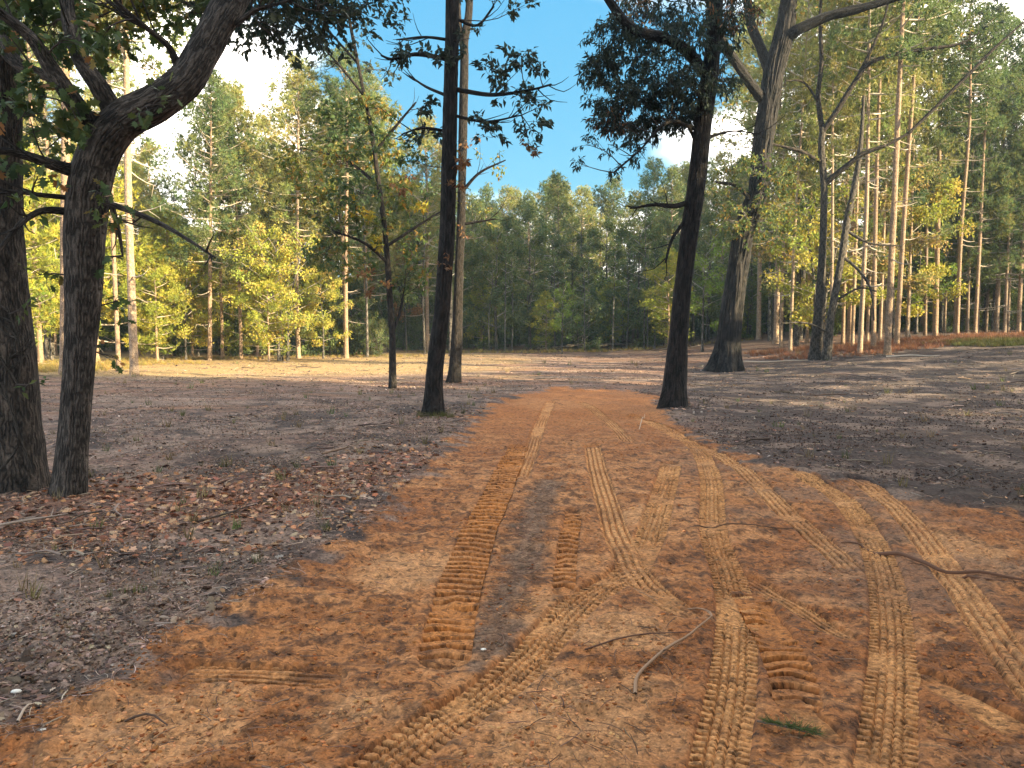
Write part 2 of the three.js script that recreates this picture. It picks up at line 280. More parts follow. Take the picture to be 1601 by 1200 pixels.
// ------------------------------------------------------------------ ground and dirt track: one land, two sheets that meet along the track's ragged edge
{
  const cols = 840, rows = 720, half = 49 * Math.PI / 180, oz = 2.0, r0 = 3.6, ratio = Math.pow(150 / r0, 1 / rows);
  const N = (cols + 1) * (rows + 1), pos = new Float32Array(N * 3), col = new Float32Array(N * 3), uv = new Float32Array(N * 2), road = new Float32Array(N);
  for (let j = 0; j <= rows; j++) for (let i = 0; i <= cols; i++) {
    const r = r0 * Math.pow(ratio, j), a = lerp(-half, half, i / cols), x = Math.sin(a) * r, z = oz - Math.cos(a) * r, k = j * (cols + 1) + i;
    road[k] = roadEdge(x, z);
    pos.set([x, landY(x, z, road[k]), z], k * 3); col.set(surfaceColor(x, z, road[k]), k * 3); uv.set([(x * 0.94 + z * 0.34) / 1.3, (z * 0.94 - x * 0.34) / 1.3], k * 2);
  }
  const part = (want) => {
    const map = new Int32Array(N).fill(-1), p = [], c = [], u = [], idx = []; let n = 0;
    const use = (k) => { if (map[k] < 0) { map[k] = n++; p.push(pos[k * 3], pos[k * 3 + 1], pos[k * 3 + 2]); c.push(col[k * 3], col[k * 3 + 1], col[k * 3 + 2]); u.push(uv[k * 2], uv[k * 2 + 1]); } return map[k]; };
    for (let j = 0; j < rows; j++) for (let i = 0; i < cols; i++) {
      const a = j * (cols + 1) + i, b = a + 1, d = a + cols + 1, e = d + 1; if ((road[a] + road[e] < 0) !== want) continue;
      idx.push(use(a), use(b), use(d), use(b), use(e), use(d));
    }
    if (!want) {                                                // the rest of the land, coarser, behind the camera, to the sides and out to the horizon
      const big = (list) => { const s = n; for (const [x, y, z] of list) { p.push(x, y, z); c.push(...LITTER); u.push(x / 1.3, z / 1.3); n++; } return s; };
      const ring = [0.0, 2.5, 6, 12, 20, 30, 45, 65, 90, 120, 150, 300, 900, 2500], A = 48, grid = [];
      for (const r of ring) for (let i = 0; i <= A; i++) { const a = lerp(half - 0.01, 2 * Math.PI - half + 0.01, i / A), x = Math.sin(a) * r, z = oz - Math.cos(a) * r; grid.push([x, H(x, z) - 0.09, z]); }
      let s = big(grid); for (let j = 0; j < ring.length - 1; j++) for (let i = 0; i < A; i++) { const a = s + j * (A + 1) + i, b = a + 1, d = a + A + 1, e = d + 1; idx.push(a, b, d, b, e, d); }
      const fan = []; for (const r of [148, 300, 900, 2500]) for (let i = 0; i <= 24; i++) { const a = lerp(-half, half, i / 24), x = Math.sin(a) * r, z = oz - Math.cos(a) * r; fan.push([x, H(x, z) - 0.06, z]); }
      s = big(fan); for (let j = 0; j < 3; j++) for (let i = 0; i < 24; i++) { const a = s + j * 25 + i, b = a + 1, d = a + 25, e = d + 1; idx.push(a, b, d, b, e, d); }
      const foot = []; for (const r of [0.2, 1.2, 2.4, 3.62]) for (let i = 0; i <= 24; i++) { const a = lerp(-half, half, i / 24), x = Math.sin(a) * r, z = oz - Math.cos(a) * r; foot.push([x, H(x, z) - 0.06, z]); }
      s = big(foot); for (let j = 0; j < 3; j++) for (let i = 0; i < 24; i++) { const a = s + j * 25 + i, b = a + 1, d = a + 25, e = d + 1; idx.push(a, b, d, b, e, d); }
    }
    const g = new THREE.BufferGeometry();
    g.setAttribute('position', new THREE.Float32BufferAttribute(p, 3)); g.setAttribute('color', new THREE.Float32BufferAttribute(c, 3)); g.setAttribute('uv', new THREE.Float32BufferAttribute(u, 2)); g.setIndex(idx); g.computeVertexNormals();
    const m = new THREE.Mesh(g, M.ground); m.receiveShadow = m.castShadow = true; return m;
  };
  const land = part(false); land.name = 'ground'; scene.add(structure(land, 'bare woodland ground under brown leaf litter, sandy towards the far wood'));
  const dirt = part(true); dirt.name = 'dirt_road'; scene.add(structure(dirt, 'orange clay dirt road marked by criss-crossing tyre tracks'));
  for (const [n, t] of TRACKS.entries()) {
    const across = 36, s = [], g = new GB(), L = t.len; let q = 0;
    while (q < L) { s.push(q); const p = t.curve.getPointAt(q / L); q += clamp(0.0019 * Math.hypot(p.x, p.z), 0.006, 0.025) * (t.kind === 'ribs' ? 1.8 : 1); } s.push(L);
    for (const d of s) {
      const p = t.curve.getPointAt(d / L), tn = t.curve.getTangentAt(d / L), end = Math.min(1, Math.min(d, L - d) / 0.12);
      for (let i = 0; i <= across; i++) {
        const u = i / across * 2 - 1, off = u * t.w / 2 * (1 + 0.10 * fbm(d * 5, u > 0 ? 3.3 : 7.7, 3, 85 + n)), x = p.x - tn.z * off, z = p.z + tn.x * off, au = Math.abs(u);
        const worn = smooth(-0.5, -0.05, fbm(x * 2.4, z * 2.4, 3, 80 + n)) * smooth(0, 0.4, Math.min(d, L - d));
        let h = 0;
        const sq = (v) => clamp(v * 3.5 + 0.9, -1, 1), groove = (v, wide) => -smooth(wide, wide * 0.45, Math.abs(v - Math.round(v)));      // a narrow slot once per pitch
        if (t.kind === 'tread') {
          const jit = 0.05 * vnoise(d * 9, u * 3, 86 + n);
          if (au > 0.48) h = 0.026 * groove(d / 0.052 + (u > 0 ? 0.5 : 0) + (au - 0.48) * 0.35 + jit, 0.22) + 0.008;
          else h = 0.018 * groove(d / 0.052 + u * 0.9 + jit, 0.17) * (au > 0.18 ? 1 : 0.6) + 0.005;
          const zig = 0.02 * Math.sin(d / 0.026 * 2 * Math.PI), line = Math.min(Math.abs(au - 0.48 + zig), Math.abs(au - 0.17 - zig)); h -= 0.016 * smooth(0.05, 0.02, line);
        } else if (t.kind === 'ribs') {
          h = 0.024 * groove(u * 2.1 + 0.5 + 0.05 * vnoise(d * 7, n, 87), 0.20) + 0.006 + (au > 0.7 ? 0.010 * groove(d / 0.045, 0.22) : 0);
        } else if (t.kind === 'lugs') h = 0.030 * sq(Math.sin((d / 0.105 + au * 0.35 + 0.06 * vnoise(d * 4, n, 81)) * 2 * Math.PI) + 0.2);
        h = h * worn + 0.004 * fbm(x * 14, z * 14, 3, 82);
        const rim = smooth(0.86, 1.0, au), y = H(x, z) + rolling(x, z, roadEdge(x, z), 1 - smooth(9, 20, Math.hypot(x, z))) - PRESS + h + 0.002 * (n % 3) - 0.05 * (1 - end);
        let c = mix3(dirtColor(x, z), t.kind === 'lugs' ? [0.62, 0.235, 0.058] : [0.78, 0.375, 0.135], (0.40 + 0.40 * smooth(-0.2, 0.2, fbm(x * 2.1, z * 2.1, 3, 84))) * smooth(0, 0.5, Math.min(d, L - d) + 0.25 * vnoise(x * 7, z * 7, 88)));
        c = mix3(c, DARKCLAY, 0.3 * smooth(0.08, 0.3, fbm(x * 15, z * 15, 4, 83)));
        g.vert(x, y, z, c, (x * 0.94 + z * 0.34) / 1.3, (z * 0.94 - x * 0.34) / 1.3);
      }
    }
    for (let j = 0; j < s.length - 1; j++) for (let i = 0; i < across; i++) { const a = j * (across + 1) + i, b = a + 1, d = a + across + 1, e = d + 1; g.tri(a, b, d); g.tri(b, e, d); }
    g.build('tyre_track', M.ground, dirt);
  }
}
const onLand = (x, z) => landY(x, z, roadEdge(x, z));

// ------------------------------------------------------------------ trees close enough to show each limb
const BARK = { dark: [0.085, 0.066, 0.058], grey: [0.21, 0.18, 0.155], brown: [0.11, 0.082, 0.066], black: [0.050, 0.040, 0.037], pale: [0.40, 0.35, 0.29], pine: [0.44, 0.36, 0.29], pinegrey: [0.33, 0.285, 0.245] };
const vary = (c, R, k) => { const b = 1 + (R() - 0.5) * k; return [c[0] * b * (1 + (R() - 0.5) * k * 0.5), c[1] * b, c[2] * b * (1 + (R() - 0.5) * k * 0.5)]; };
const pick = (list, R) => list[Math.min(list.length - 1, Math.floor(R() * list.length))];
const unit = (R) => { const z = R() * 2 - 1, a = R() * 2 * Math.PI, s = Math.sqrt(1 - z * z); return V(s * Math.cos(a), z, s * Math.sin(a)); };
// points given in the photograph's pixels and metres from the camera; radius in pixels at that distance
const along = (list, base) => list.map(([px, py, d]) => at(px, py, d).sub(base));
const thick = (list) => list.map(([, , d, w]) => w / 2 * d / F);
const LEAVES = {
  dark: [[0.040, 0.058, 0.042], [0.050, 0.070, 0.050], [0.034, 0.050, 0.042], [0.062, 0.078, 0.046]],
  oak: [[0.075, 0.125, 0.042], [0.095, 0.145, 0.046], [0.058, 0.098, 0.036], [0.12, 0.145, 0.042]],
  turning: [[0.13, 0.17, 0.035], [0.24, 0.22, 0.04], [0.32, 0.20, 0.045], [0.10, 0.14, 0.04], [0.17, 0.18, 0.04]],
  brown: [[0.22, 0.105, 0.045], [0.28, 0.15, 0.065], [0.17, 0.085, 0.04]],
  yellow: [[0.48, 0.39, 0.04], [0.38, 0.34, 0.045], [0.50, 0.34, 0.04]],
};
// a spray: a curved branch from the limb to its middle, twigs from it, leaves along the twigs
function spray(wood, leaves, R, { from, c, r, n, size, colors, leafy = 'blade', twigs = 9, droop = 0.5, wood0 = 0.012, flat = 0.75, keep, woodColor = BARK.black }) {
  const mid = from.clone().lerp(c, 0.5).add(unit(R).multiplyScalar(from.distanceTo(c) * 0.12));
  const curve = wood.tube([from, mid, c], [wood0, wood0 * 0.7, wood0 * 0.4], 5, woodColor, { step: 0.3, cap: false });
  const per = Math.ceil(n / twigs);
  for (let k = 0; k < twigs; k++) {
    const s = curve.getPointAt(lerp(0.45, 1, R())), u = unit(R); u.y *= flat; const rad = r * Math.cbrt(lerp(0.15, 1, R()));
    const e = c.clone().addScaledVector(u, rad), m = s.clone().lerp(e, 0.55).add(V(0, 0.10 * rad, 0));
    const tw = wood.tube([s, m, e], [wood0 * 0.35, wood0 * 0.25, wood0 * 0.12], 4, woodColor, { step: 0.25, cap: false });
    for (let q = 0; q < per; q++) {
      const t = lerp(0.2, 1, Math.sqrt(R())), p = tw.getPointAt(t), tn = tw.getTangentAt(t), d = tn.clone().multiplyScalar(0.6).add(unit(R)).add(V(0, -droop * R() * 1.6, 0)).normalize();
      const up = unit(R).multiplyScalar(0.7).add(V(0, 0.8, 0)), len = size * lerp(0.65, 1.25, R()), col = vary(pick(colors, R), R, 0.5);
      p.addScaledVector(unit(R), size * 0.35);
      if (keep) keep(p, d, up, len, col);
      else if (leafy === 'lobed') leaves.lobed(p, d, up, len, col);
      else leaves.blade(p, d, up, len, len * (leafy === 'narrow' ? 0.30 : 0.52), col);
    }
  }
}
function nearestOn(curves, c) { let best = 1e9, p; for (const q of curves) for (let k = 0; k <= 24; k++) { const a = q.getPointAt(k / 24), d = a.distanceTo(c) + Math.max(0, a.y - c.y) * 0.6; if (d < best) { best = d; p = a; } } return p; }
function heroTree(name, label, { base, trunk, limbs = [], sprays = [], color = BARK.dark, flare = 0.05, bark = 0.012, seg = 36, seed = 1, tips = 0, material = M.oak, leafMeshes, tile = 0.55 }) {
  const R = rng(seed * 7919), b = ground(...base), dBase = -b.z, t = thing(name, label, 'tree', b);
  b.y = H(b.x, b.z);
  const list = trunk.map((p) => [p[0], p[1], dBase + (p[2] || 0), p[3]]);
  const pts = along(list, b); pts[0].y = -0.12;
  const g = new GB(), curves = [g.tube(pts, thick(list), seg, color, { step: 0.05, bark, flare, seed, tile })];
  g.build('trunk', material, t);
  for (const l of limbs) {
    const w = new GB(), L = l.pts.map((p) => [p[0], p[1], dBase + (p[2] || 0), p[3]]), thin = L[0][3] * dBase / F < 0.07;
    curves.push(w.tube(along(L, b), thick(L), thin ? 8 : 24, l.color || color, { step: thin ? 0.12 : 0.06, bark: thin ? 0.002 : bark * 0.8, seed: seed + curves.length, tile: 0.45 }));
    if (l.twigs) for (let k = 0; k < l.twigs; k++) {
      const c = curves.at(-1), u = lerp(0.3, 1, R()), p = c.getPointAt(u), tn = c.getTangentAt(u), d = tn.clone().add(unit(R).multiplyScalar(0.9)).normalize(), len = lerp(0.25, 0.9, R()) * (l.reach || 1);
      w.tube([p, p.clone().addScaledVector(d, len * 0.5), p.clone().addScaledVector(d, len).add(V(0, 0.2 * len, 0)).addScaledVector(unit(R), len * 0.15)], [0.012, 0.008, 0.004], 4, l.color || color, { step: 0.2, cap: false });
    }
    w.build(l.name || 'limb', material, t);
  }
  if (sprays.length) {
    const wood = new GB(), leaves = new GB(); let left = leafMeshes ? leafMeshes.count : 0;
    for (const s of sprays) {
      const d = dBase + (s.d || 0), c = at(s.px, s.py, d).sub(b), from = s.from ? at(s.from[0], s.from[1], dBase + (s.from[2] || 0)).sub(b) : nearestOn(curves, c);
      const o = { from, c, r: s.r * d / F, n: s.n, size: s.size, colors: s.colors, leafy: s.leafy, twigs: s.twigs || Math.max(4, Math.round(s.n / 14)), droop: s.droop ?? 0.5, flat: s.flat ?? 0.75, wood0: s.wood0 || 0.012, woodColor: s.woodColor || BARK.black };
      if (s.each && left > 0) o.keep = (p, dir, up, len, col) => { if (left-- > 0) leafMeshes.put(t, p, dir, up, len, R); else leaves.lobed(p, dir, up, len, col); };
      spray(wood, leaves, R, o);
    }
    wood.build('branches', M.twig, t).userData.kind = 'stuff';
    if (leaves.i.length) leaves.build('crown', M.leaf, t).userData.kind = 'stuff';
  }
  return t;
}
// single oak leaves: four shapes in six tones, shared
const leafShapes = [0, 1, 2, 3].map((k) => { const g = new GB(); g.lobed(V(0, 0, 0), V(0, 1, 0), V(0.15 * (k - 1.5), 0.1 * k, 1), 1, [1, 1, 1]); return g.geometry(); });
const leafTones = [[0.070, 0.115, 0.040], [0.090, 0.14, 0.045], [0.052, 0.090, 0.034], [0.115, 0.145, 0.04], [0.36, 0.17, 0.06], [0.24, 0.18, 0.05]].map((c) => { const m = M.leaf.clone(); m.color.setRGB(...c); m.name = 'oak_leaf'; return m; });
const leafMeshes = (count) => ({ count, put(t, p, d, up, len, R) {
  const m = new THREE.Mesh(pick(leafShapes, R), leafTones[R() < 0.88 ? Math.floor(R() * 4) : 4 + Math.floor(R() * 2)]); m.name = 'leaf'; m.castShadow = m.receiveShadow = true;
  const s = d.clone().cross(up).normalize(), n = s.clone().cross(d); m.quaternion.setFromRotationMatrix(new THREE.Matrix4().makeBasis(s, d, n)); m.position.copy(p); m.scale.setScalar(len); t.add(m);
} });

heroTree('oak_tree', 'massive straight oak trunk at the photo edge, dry vines climbing it, beside the forked oak', {
  base: [18, 762], seed: 3, color: [0.15, 0.12, 0.10], flare: 0.10, bark: 0.014,
  trunk: [[20, 765, 0, 92], [10, 560, 0, 78], [-2, 380, 0.05, 66], [-4, 150, 0.1, 58], [-8, -80, 0.2, 54], [-12, -500, 0.5, 40]],
  limbs: [{ pts: [[0, 60, 0.1, 26], [30, 100, -0.2, 16], [90, 130, -0.4, 10], [140, 190, -0.5, 5]], twigs: 5 }, { pts: [[-10, -60, 0.2, 30], [60, -120, 0.3, 22], [160, -230, 0.6, 14], [240, -330, 1, 7]], twigs: 4 },
    { name: 'vine', pts: [[52, 740, -0.35, 4], [20, 640, -0.4, 4], [34, 560, -0.4, 3], [12, 480, -0.4, 3]], twigs: 5, color: BARK.grey }, { name: 'vine', pts: [[-8, 745, -0.35, 4], [30, 690, -0.4, 3], [8, 600, -0.4, 3], [30, 520, -0.4, 2]], twigs: 6, color: BARK.grey, reach: 0.5 }],
  sprays: [
    { px: 18, py: 60, d: -0.6, r: 75, n: 70, size: 0.13, colors: LEAVES.oak, each: true }, { px: 85, py: 35, d: 0, r: 70, n: 70, size: 0.13, colors: LEAVES.oak, each: true }, { px: 60, py: 150, d: -0.9, r: 70, n: 60, size: 0.13, colors: LEAVES.oak, each: true },
    { px: 20, py: 240, d: -0.6, r: 60, n: 40, size: 0.12, colors: LEAVES.oak, each: true }, { px: 35, py: 480, d: -0.45, r: 22, n: 9, size: 0.09, colors: LEAVES.oak, each: true, twigs: 3 }, { px: 52, py: 600, d: -0.42, r: 25, n: 8, size: 0.08, colors: LEAVES.oak, each: true, twigs: 3 },
    { px: 12, py: -60, d: 0.6, r: 130, n: 240, size: 0.13, colors: LEAVES.oak, leafy: 'lobed' }, { px: 160, py: -120, d: 0.6, r: 120, n: 260, size: 0.13, colors: LEAVES.oak, leafy: 'lobed' },
  ], leafMeshes: leafMeshes(240),
});
heroTree('oak_tree', 'dark forked oak whose main limb sweeps up towards the top, grey lower bark', {
  base: [106, 771], seed: 5, color: [0.165, 0.14, 0.125], flare: 0.05, bark: 0.010,
  trunk: [[107, 774, 0, 46], [116, 680, 0, 43], [124, 560, 0, 43], [130, 450, 0, 45], [134, 350, 0, 52], [142, 285, 0, 58], [158, 235, 0, 60], [190, 190, 0, 56], [245, 160, 0, 52], [290, 125, 0.1, 48], [318, 78, 0.2, 46], [345, 30, 0.3, 45], [385, -40, 0.5, 39], [440, -140, 0.8, 30], [470, -260, 1, 19]],
  limbs: [
    { pts: [[178, 175, 0, 30], [155, 135, -0.1, 24], [128, 95, -0.1, 20], [110, 40, -0.1, 17], [100, -40, 0, 13], [60, -140, 0, 8]], twigs: 5 },
    { pts: [[140, 195, 0, 32], [110, 150, -0.2, 28], [80, 105, -0.3, 24], [50, 60, -0.4, 18], [0, 20, -0.6, 12], [-60, -20, -0.8, 8]], twigs: 5 },
    { pts: [[125, 270, 0, 20], [85, 258, -0.2, 14], [30, 240, -0.4, 10], [-30, 232, -0.6, 6]], twigs: 4 },
    { pts: [[112, 330, 0, 13], [70, 328, -0.2, 11], [38, 345, -0.4, 10], [10, 378, -0.5, 8], [-20, 420, -0.6, 5]], twigs: 4 },
    { pts: [[118, 310, 0, 9], [60, 304, -0.2, 7], [0, 296, -0.4, 4]], twigs: 3 },
    { pts: [[150, 312, 0, 10], [200, 328, -0.3, 9], [252, 350, -0.5, 8], [300, 378, -0.7, 6], [336, 402, -0.9, 3]], twigs: 4, reach: 0.35 },
    { pts: [[282, 112, 0.1, 12], [265, 75, 0, 8], [230, 45, -0.2, 7], [195, 15, -0.3, 5], [160, -20, -0.4, 4]], twigs: 9, color: BARK.brown },
    { pts: [[368, 40, 0.3, 9], [400, 15, 0.3, 6], [440, 5, 0.3, 4], [480, -14, 0.4, 3]], twigs: 5 },
    { pts: [[172, 312, 0, 10], [186, 360, -0.05, 7], [192, 400, -0.1, 3]], twigs: 2 },
  ],
  sprays: [
    { px: 70, py: 60, d: 0.3, r: 90, n: 200, size: 0.12, colors: LEAVES.oak, leafy: 'lobed' }, { px: 60, py: 200, d: 0.3, r: 85, n: 170, size: 0.12, colors: LEAVES.oak, leafy: 'lobed' }, { px: 150, py: 60, d: 0.4, r: 70, n: 130, size: 0.11, colors: LEAVES.oak, leafy: 'lobed' }, { px: 120, py: 60, d: -0.5, r: 62, n: 46, size: 0.12, colors: LEAVES.oak, each: true }, { px: 165, py: 45, d: -0.4, r: 55, n: 34, size: 0.12, colors: LEAVES.oak, each: true }, { px: 110, py: 170, d: -0.5, r: 55, n: 36, size: 0.13, colors: LEAVES.oak, each: true },
    { px: 40, py: 175, d: -0.6, r: 65, n: 36, size: 0.14, colors: LEAVES.oak, each: true }, { px: 235, py: 165, d: -0.5, r: 42, n: 10, size: 0.12, colors: LEAVES.oak, each: true, twigs: 4 }, { px: 262, py: 135, d: -0.5, r: 24, n: 8, size: 0.13, colors: LEAVES.oak, each: true, twigs: 3 },
    { px: 60, py: 275, d: -0.4, r: 42, n: 16, size: 0.11, colors: LEAVES.oak, each: true }, { px: 160, py: 318, d: -0.35, r: 42, n: 18, size: 0.11, colors: LEAVES.oak, each: true }, { px: 205, py: 350, d: -0.4, r: 40, n: 14, size: 0.11, colors: LEAVES.oak, each: true },
    { px: 165, py: 400, d: -0.1, r: 34, n: 12, size: 0.11, colors: LEAVES.oak, each: true }, { px: 185, py: 470, d: 0.1, r: 42, n: 16, size: 0.11, colors: LEAVES.oak, each: true }, { px: 175, py: 555, d: 0.1, r: 30, n: 11, size: 0.10, colors: LEAVES.oak, each: true },
    { px: 60, py: 430, d: -0.1, r: 40, n: 9, size: 0.10, colors: LEAVES.oak, each: true }, { px: 30, py: 320, d: -0.5, r: 40, n: 12, size: 0.12, colors: LEAVES.oak, each: true },
    { px: 290, py: 20, d: 0.6, r: 85, n: 420, size: 0.10, colors: LEAVES.oak, leafy: 'lobed' }, { px: 215, py: 30, d: 0.5, r: 85, n: 330, size: 0.10, colors: LEAVES.turning, leafy: 'lobed' }, { px: 400, py: 60, d: 2.4, r: 60, n: 70, size: 0.10, colors: LEAVES.dark, leafy: 'blade' },
    { px: 425, py: 20, d: 2.6, r: 95, n: 1100, size: 0.11, colors: LEAVES.dark, leafy: 'blade' }, { px: 500, py: 35, d: 3.6, r: 90, n: 900, size: 0.11, colors: LEAVES.dark, leafy: 'blade' }, { px: 575, py: 25, d: 4.4, r: 70, n: 420, size: 0.11, colors: LEAVES.dark, leafy: 'blade' },
    { px: 460, py: 75, d: 3, r: 45, n: 70, size: 0.09, colors: LEAVES.dark, leafy: 'blade' }, { px: 330, py: -70, d: 1, r: 140, n: 400, size: 0.12, colors: LEAVES.dark, leafy: 'lobed' }, { px: 500, py: -120, d: 2, r: 160, n: 500, size: 0.12, colors: LEAVES.dark, leafy: 'lobed' }, { px: 60, py: -90, d: 0, r: 120, n: 300, size: 0.12, colors: LEAVES.oak, leafy: 'lobed' },
  ], leafMeshes: leafMeshes(280),
});
heroTree('slim_tree', 'tall black trunk beside the dirt road with weeds at its foot', {
  base: [677, 648], seed: 11, color: BARK.black, flare: 0.10, bark: 0.014, seg: 48, tile: 0.9,
  trunk: [[677, 652, 0, 27], [680, 583, 0, 25], [691, 483, 0, 22], [696, 417, 0, 22], [700, 350, 0, 22], [703, 200, 0, 20], [706, 100, 0, 19], [708, 0, 0, 18], [710, -160, 0, 20], [712, -330, 0, 12]],
  limbs: [
    { pts: [[700, 62, 0, 5], [665, 58, -0.3, 4], [620, 62, -0.6, 2]], twigs: 5 }, { pts: [[700, 92, 0, 6], [650, 85, -0.3, 5], [612, 92, -0.6, 4], [596, 86, -0.8, 2]], twigs: 6 },
    { pts: [[700, 150, 0, 5], [665, 135, 0.3, 4], [640, 118, 0.5, 2]], twigs: 4 }, { pts: [[712, 140, 0, 6], [770, 148, -0.2, 5], [830, 140, -0.4, 3], [862, 132, -0.5, 2]], twigs: 8 }, { pts: [[714, 30, 0, 5], [745, 40, 0.2, 4], [772, 10, 0.4, 3]], twigs: 4 },
    { pts: [[698, 205, 0, 5], [660, 200, 0, 4], [628, 210, 0, 2]], twigs: 6 }, { pts: [[708, 180, 0, 5], [760, 190, -0.2, 4], [815, 180, -0.4, 2]], twigs: 6 },
  ],
  sprays: [
    { px: 675, py: 90, d: -0.3, r: 40, n: 95, size: 0.13, colors: LEAVES.dark, flat: 0.45 }, { px: 640, py: 88, d: -0.5, r: 38, n: 102, size: 0.13, colors: LEAVES.dark, flat: 0.4 }, { px: 660, py: 165, d: 0, r: 36, n: 76, size: 0.13, colors: LEAVES.dark, flat: 0.6 }, { px: 668, py: 215, d: 0, r: 34, n: 87, size: 0.13, colors: LEAVES.dark },
    { px: 770, py: 105, d: -0.2, r: 44, n: 133, size: 0.13, colors: LEAVES.dark, flat: 0.45 }, { px: 815, py: 85, d: -0.4, r: 40, n: 121, size: 0.13, colors: LEAVES.dark, flat: 0.5 }, { px: 845, py: 100, d: -0.4, r: 28, n: 45, size: 0.12, colors: LEAVES.dark, flat: 0.4 }, { px: 800, py: 148, d: -0.3, r: 46, n: 133, size: 0.13, colors: LEAVES.dark, flat: 0.45 }, { px: 846, py: 168, d: -0.4, r: 30, n: 57, size: 0.12, colors: LEAVES.dark },
    { px: 755, py: 190, d: -0.2, r: 40, n: 87, size: 0.13, colors: LEAVES.dark, flat: 0.5 }, { px: 832, py: 205, d: -0.4, r: 30, n: 83, size: 0.13, colors: LEAVES.dark }, { px: 828, py: 236, d: -0.4, r: 22, n: 38, size: 0.12, colors: LEAVES.brown, twigs: 3 }, { px: 820, py: 8, d: -0.3, r: 26, n: 49, size: 0.13, colors: LEAVES.dark, from: [714, 30] },
    { px: 715, py: 255, d: -0.25, r: 24, n: 68, size: 0.11, colors: LEAVES.brown, twigs: 4 }, { px: 712, py: 285, d: -0.25, r: 20, n: 41, size: 0.11, colors: LEAVES.brown, twigs: 3 }, { px: 700, py: 410, d: -0.3, r: 22, n: 26, size: 0.09, colors: LEAVES.brown, twigs: 4 }, { px: 735, py: 60, d: -0.2, r: 34, n: 57, size: 0.12, colors: LEAVES.dark },
    { px: 650, py: 250, d: 0.2, r: 36, n: 83, size: 0.12, colors: LEAVES.oak }, { px: 770, py: 215, d: 0, r: 34, n: 57, size: 0.12, colors: LEAVES.dark }, { px: 730, py: -120, d: 0, r: 150, n: 798, size: 0.14, colors: LEAVES.dark },
  ],
});
heroTree('slim_tree', 'forked trunk standing just behind the tall black one beside the dirt road', {
  base: [709, 598], seed: 12, color: [0.066, 0.050, 0.042], flare: 0.10, bark: 0.008, seg: 24,
  trunk: [[709, 602, 0, 18], [711, 583, 0, 17], [716, 483, 0, 14], [718, 417, 0, 13], [721, 350, 0, 12], [724, 200, 0, 13], [726, 100, 0, 13], [726, 66, 0, 12], [733, 20, 0, 9], [734, -80, 0.2, 7], [740, -200, 0.3, 4]],
  limbs: [{ pts: [[723, 70, 0, 9], [718, 40, 0, 8], [715, -10, 0, 7], [705, -120, -0.3, 4]] }, { pts: [[722, 300, 0, 5], [750, 270, -0.3, 4], [790, 250, -0.6, 2]], twigs: 5 }, { pts: [[726, 350, 0, 4], [775, 342, -0.3, 2]], twigs: 5 }],
  sprays: [{ px: 735, py: 225, d: 0, r: 26, n: 36, size: 0.15, colors: LEAVES.brown }, { px: 722, py: 362, d: -0.3, r: 18, n: 26, size: 0.12, colors: LEAVES.brown }, { px: 760, py: 260, d: 0, r: 44, n: 50, size: 0.14, colors: LEAVES.turning }, { px: 680, py: 290, d: 0.3, r: 44, n: 60, size: 0.14, colors: LEAVES.oak }, { px: 745, py: 330, d: 0.2, r: 42, n: 70, size: 0.13, colors: LEAVES.turning }],
});
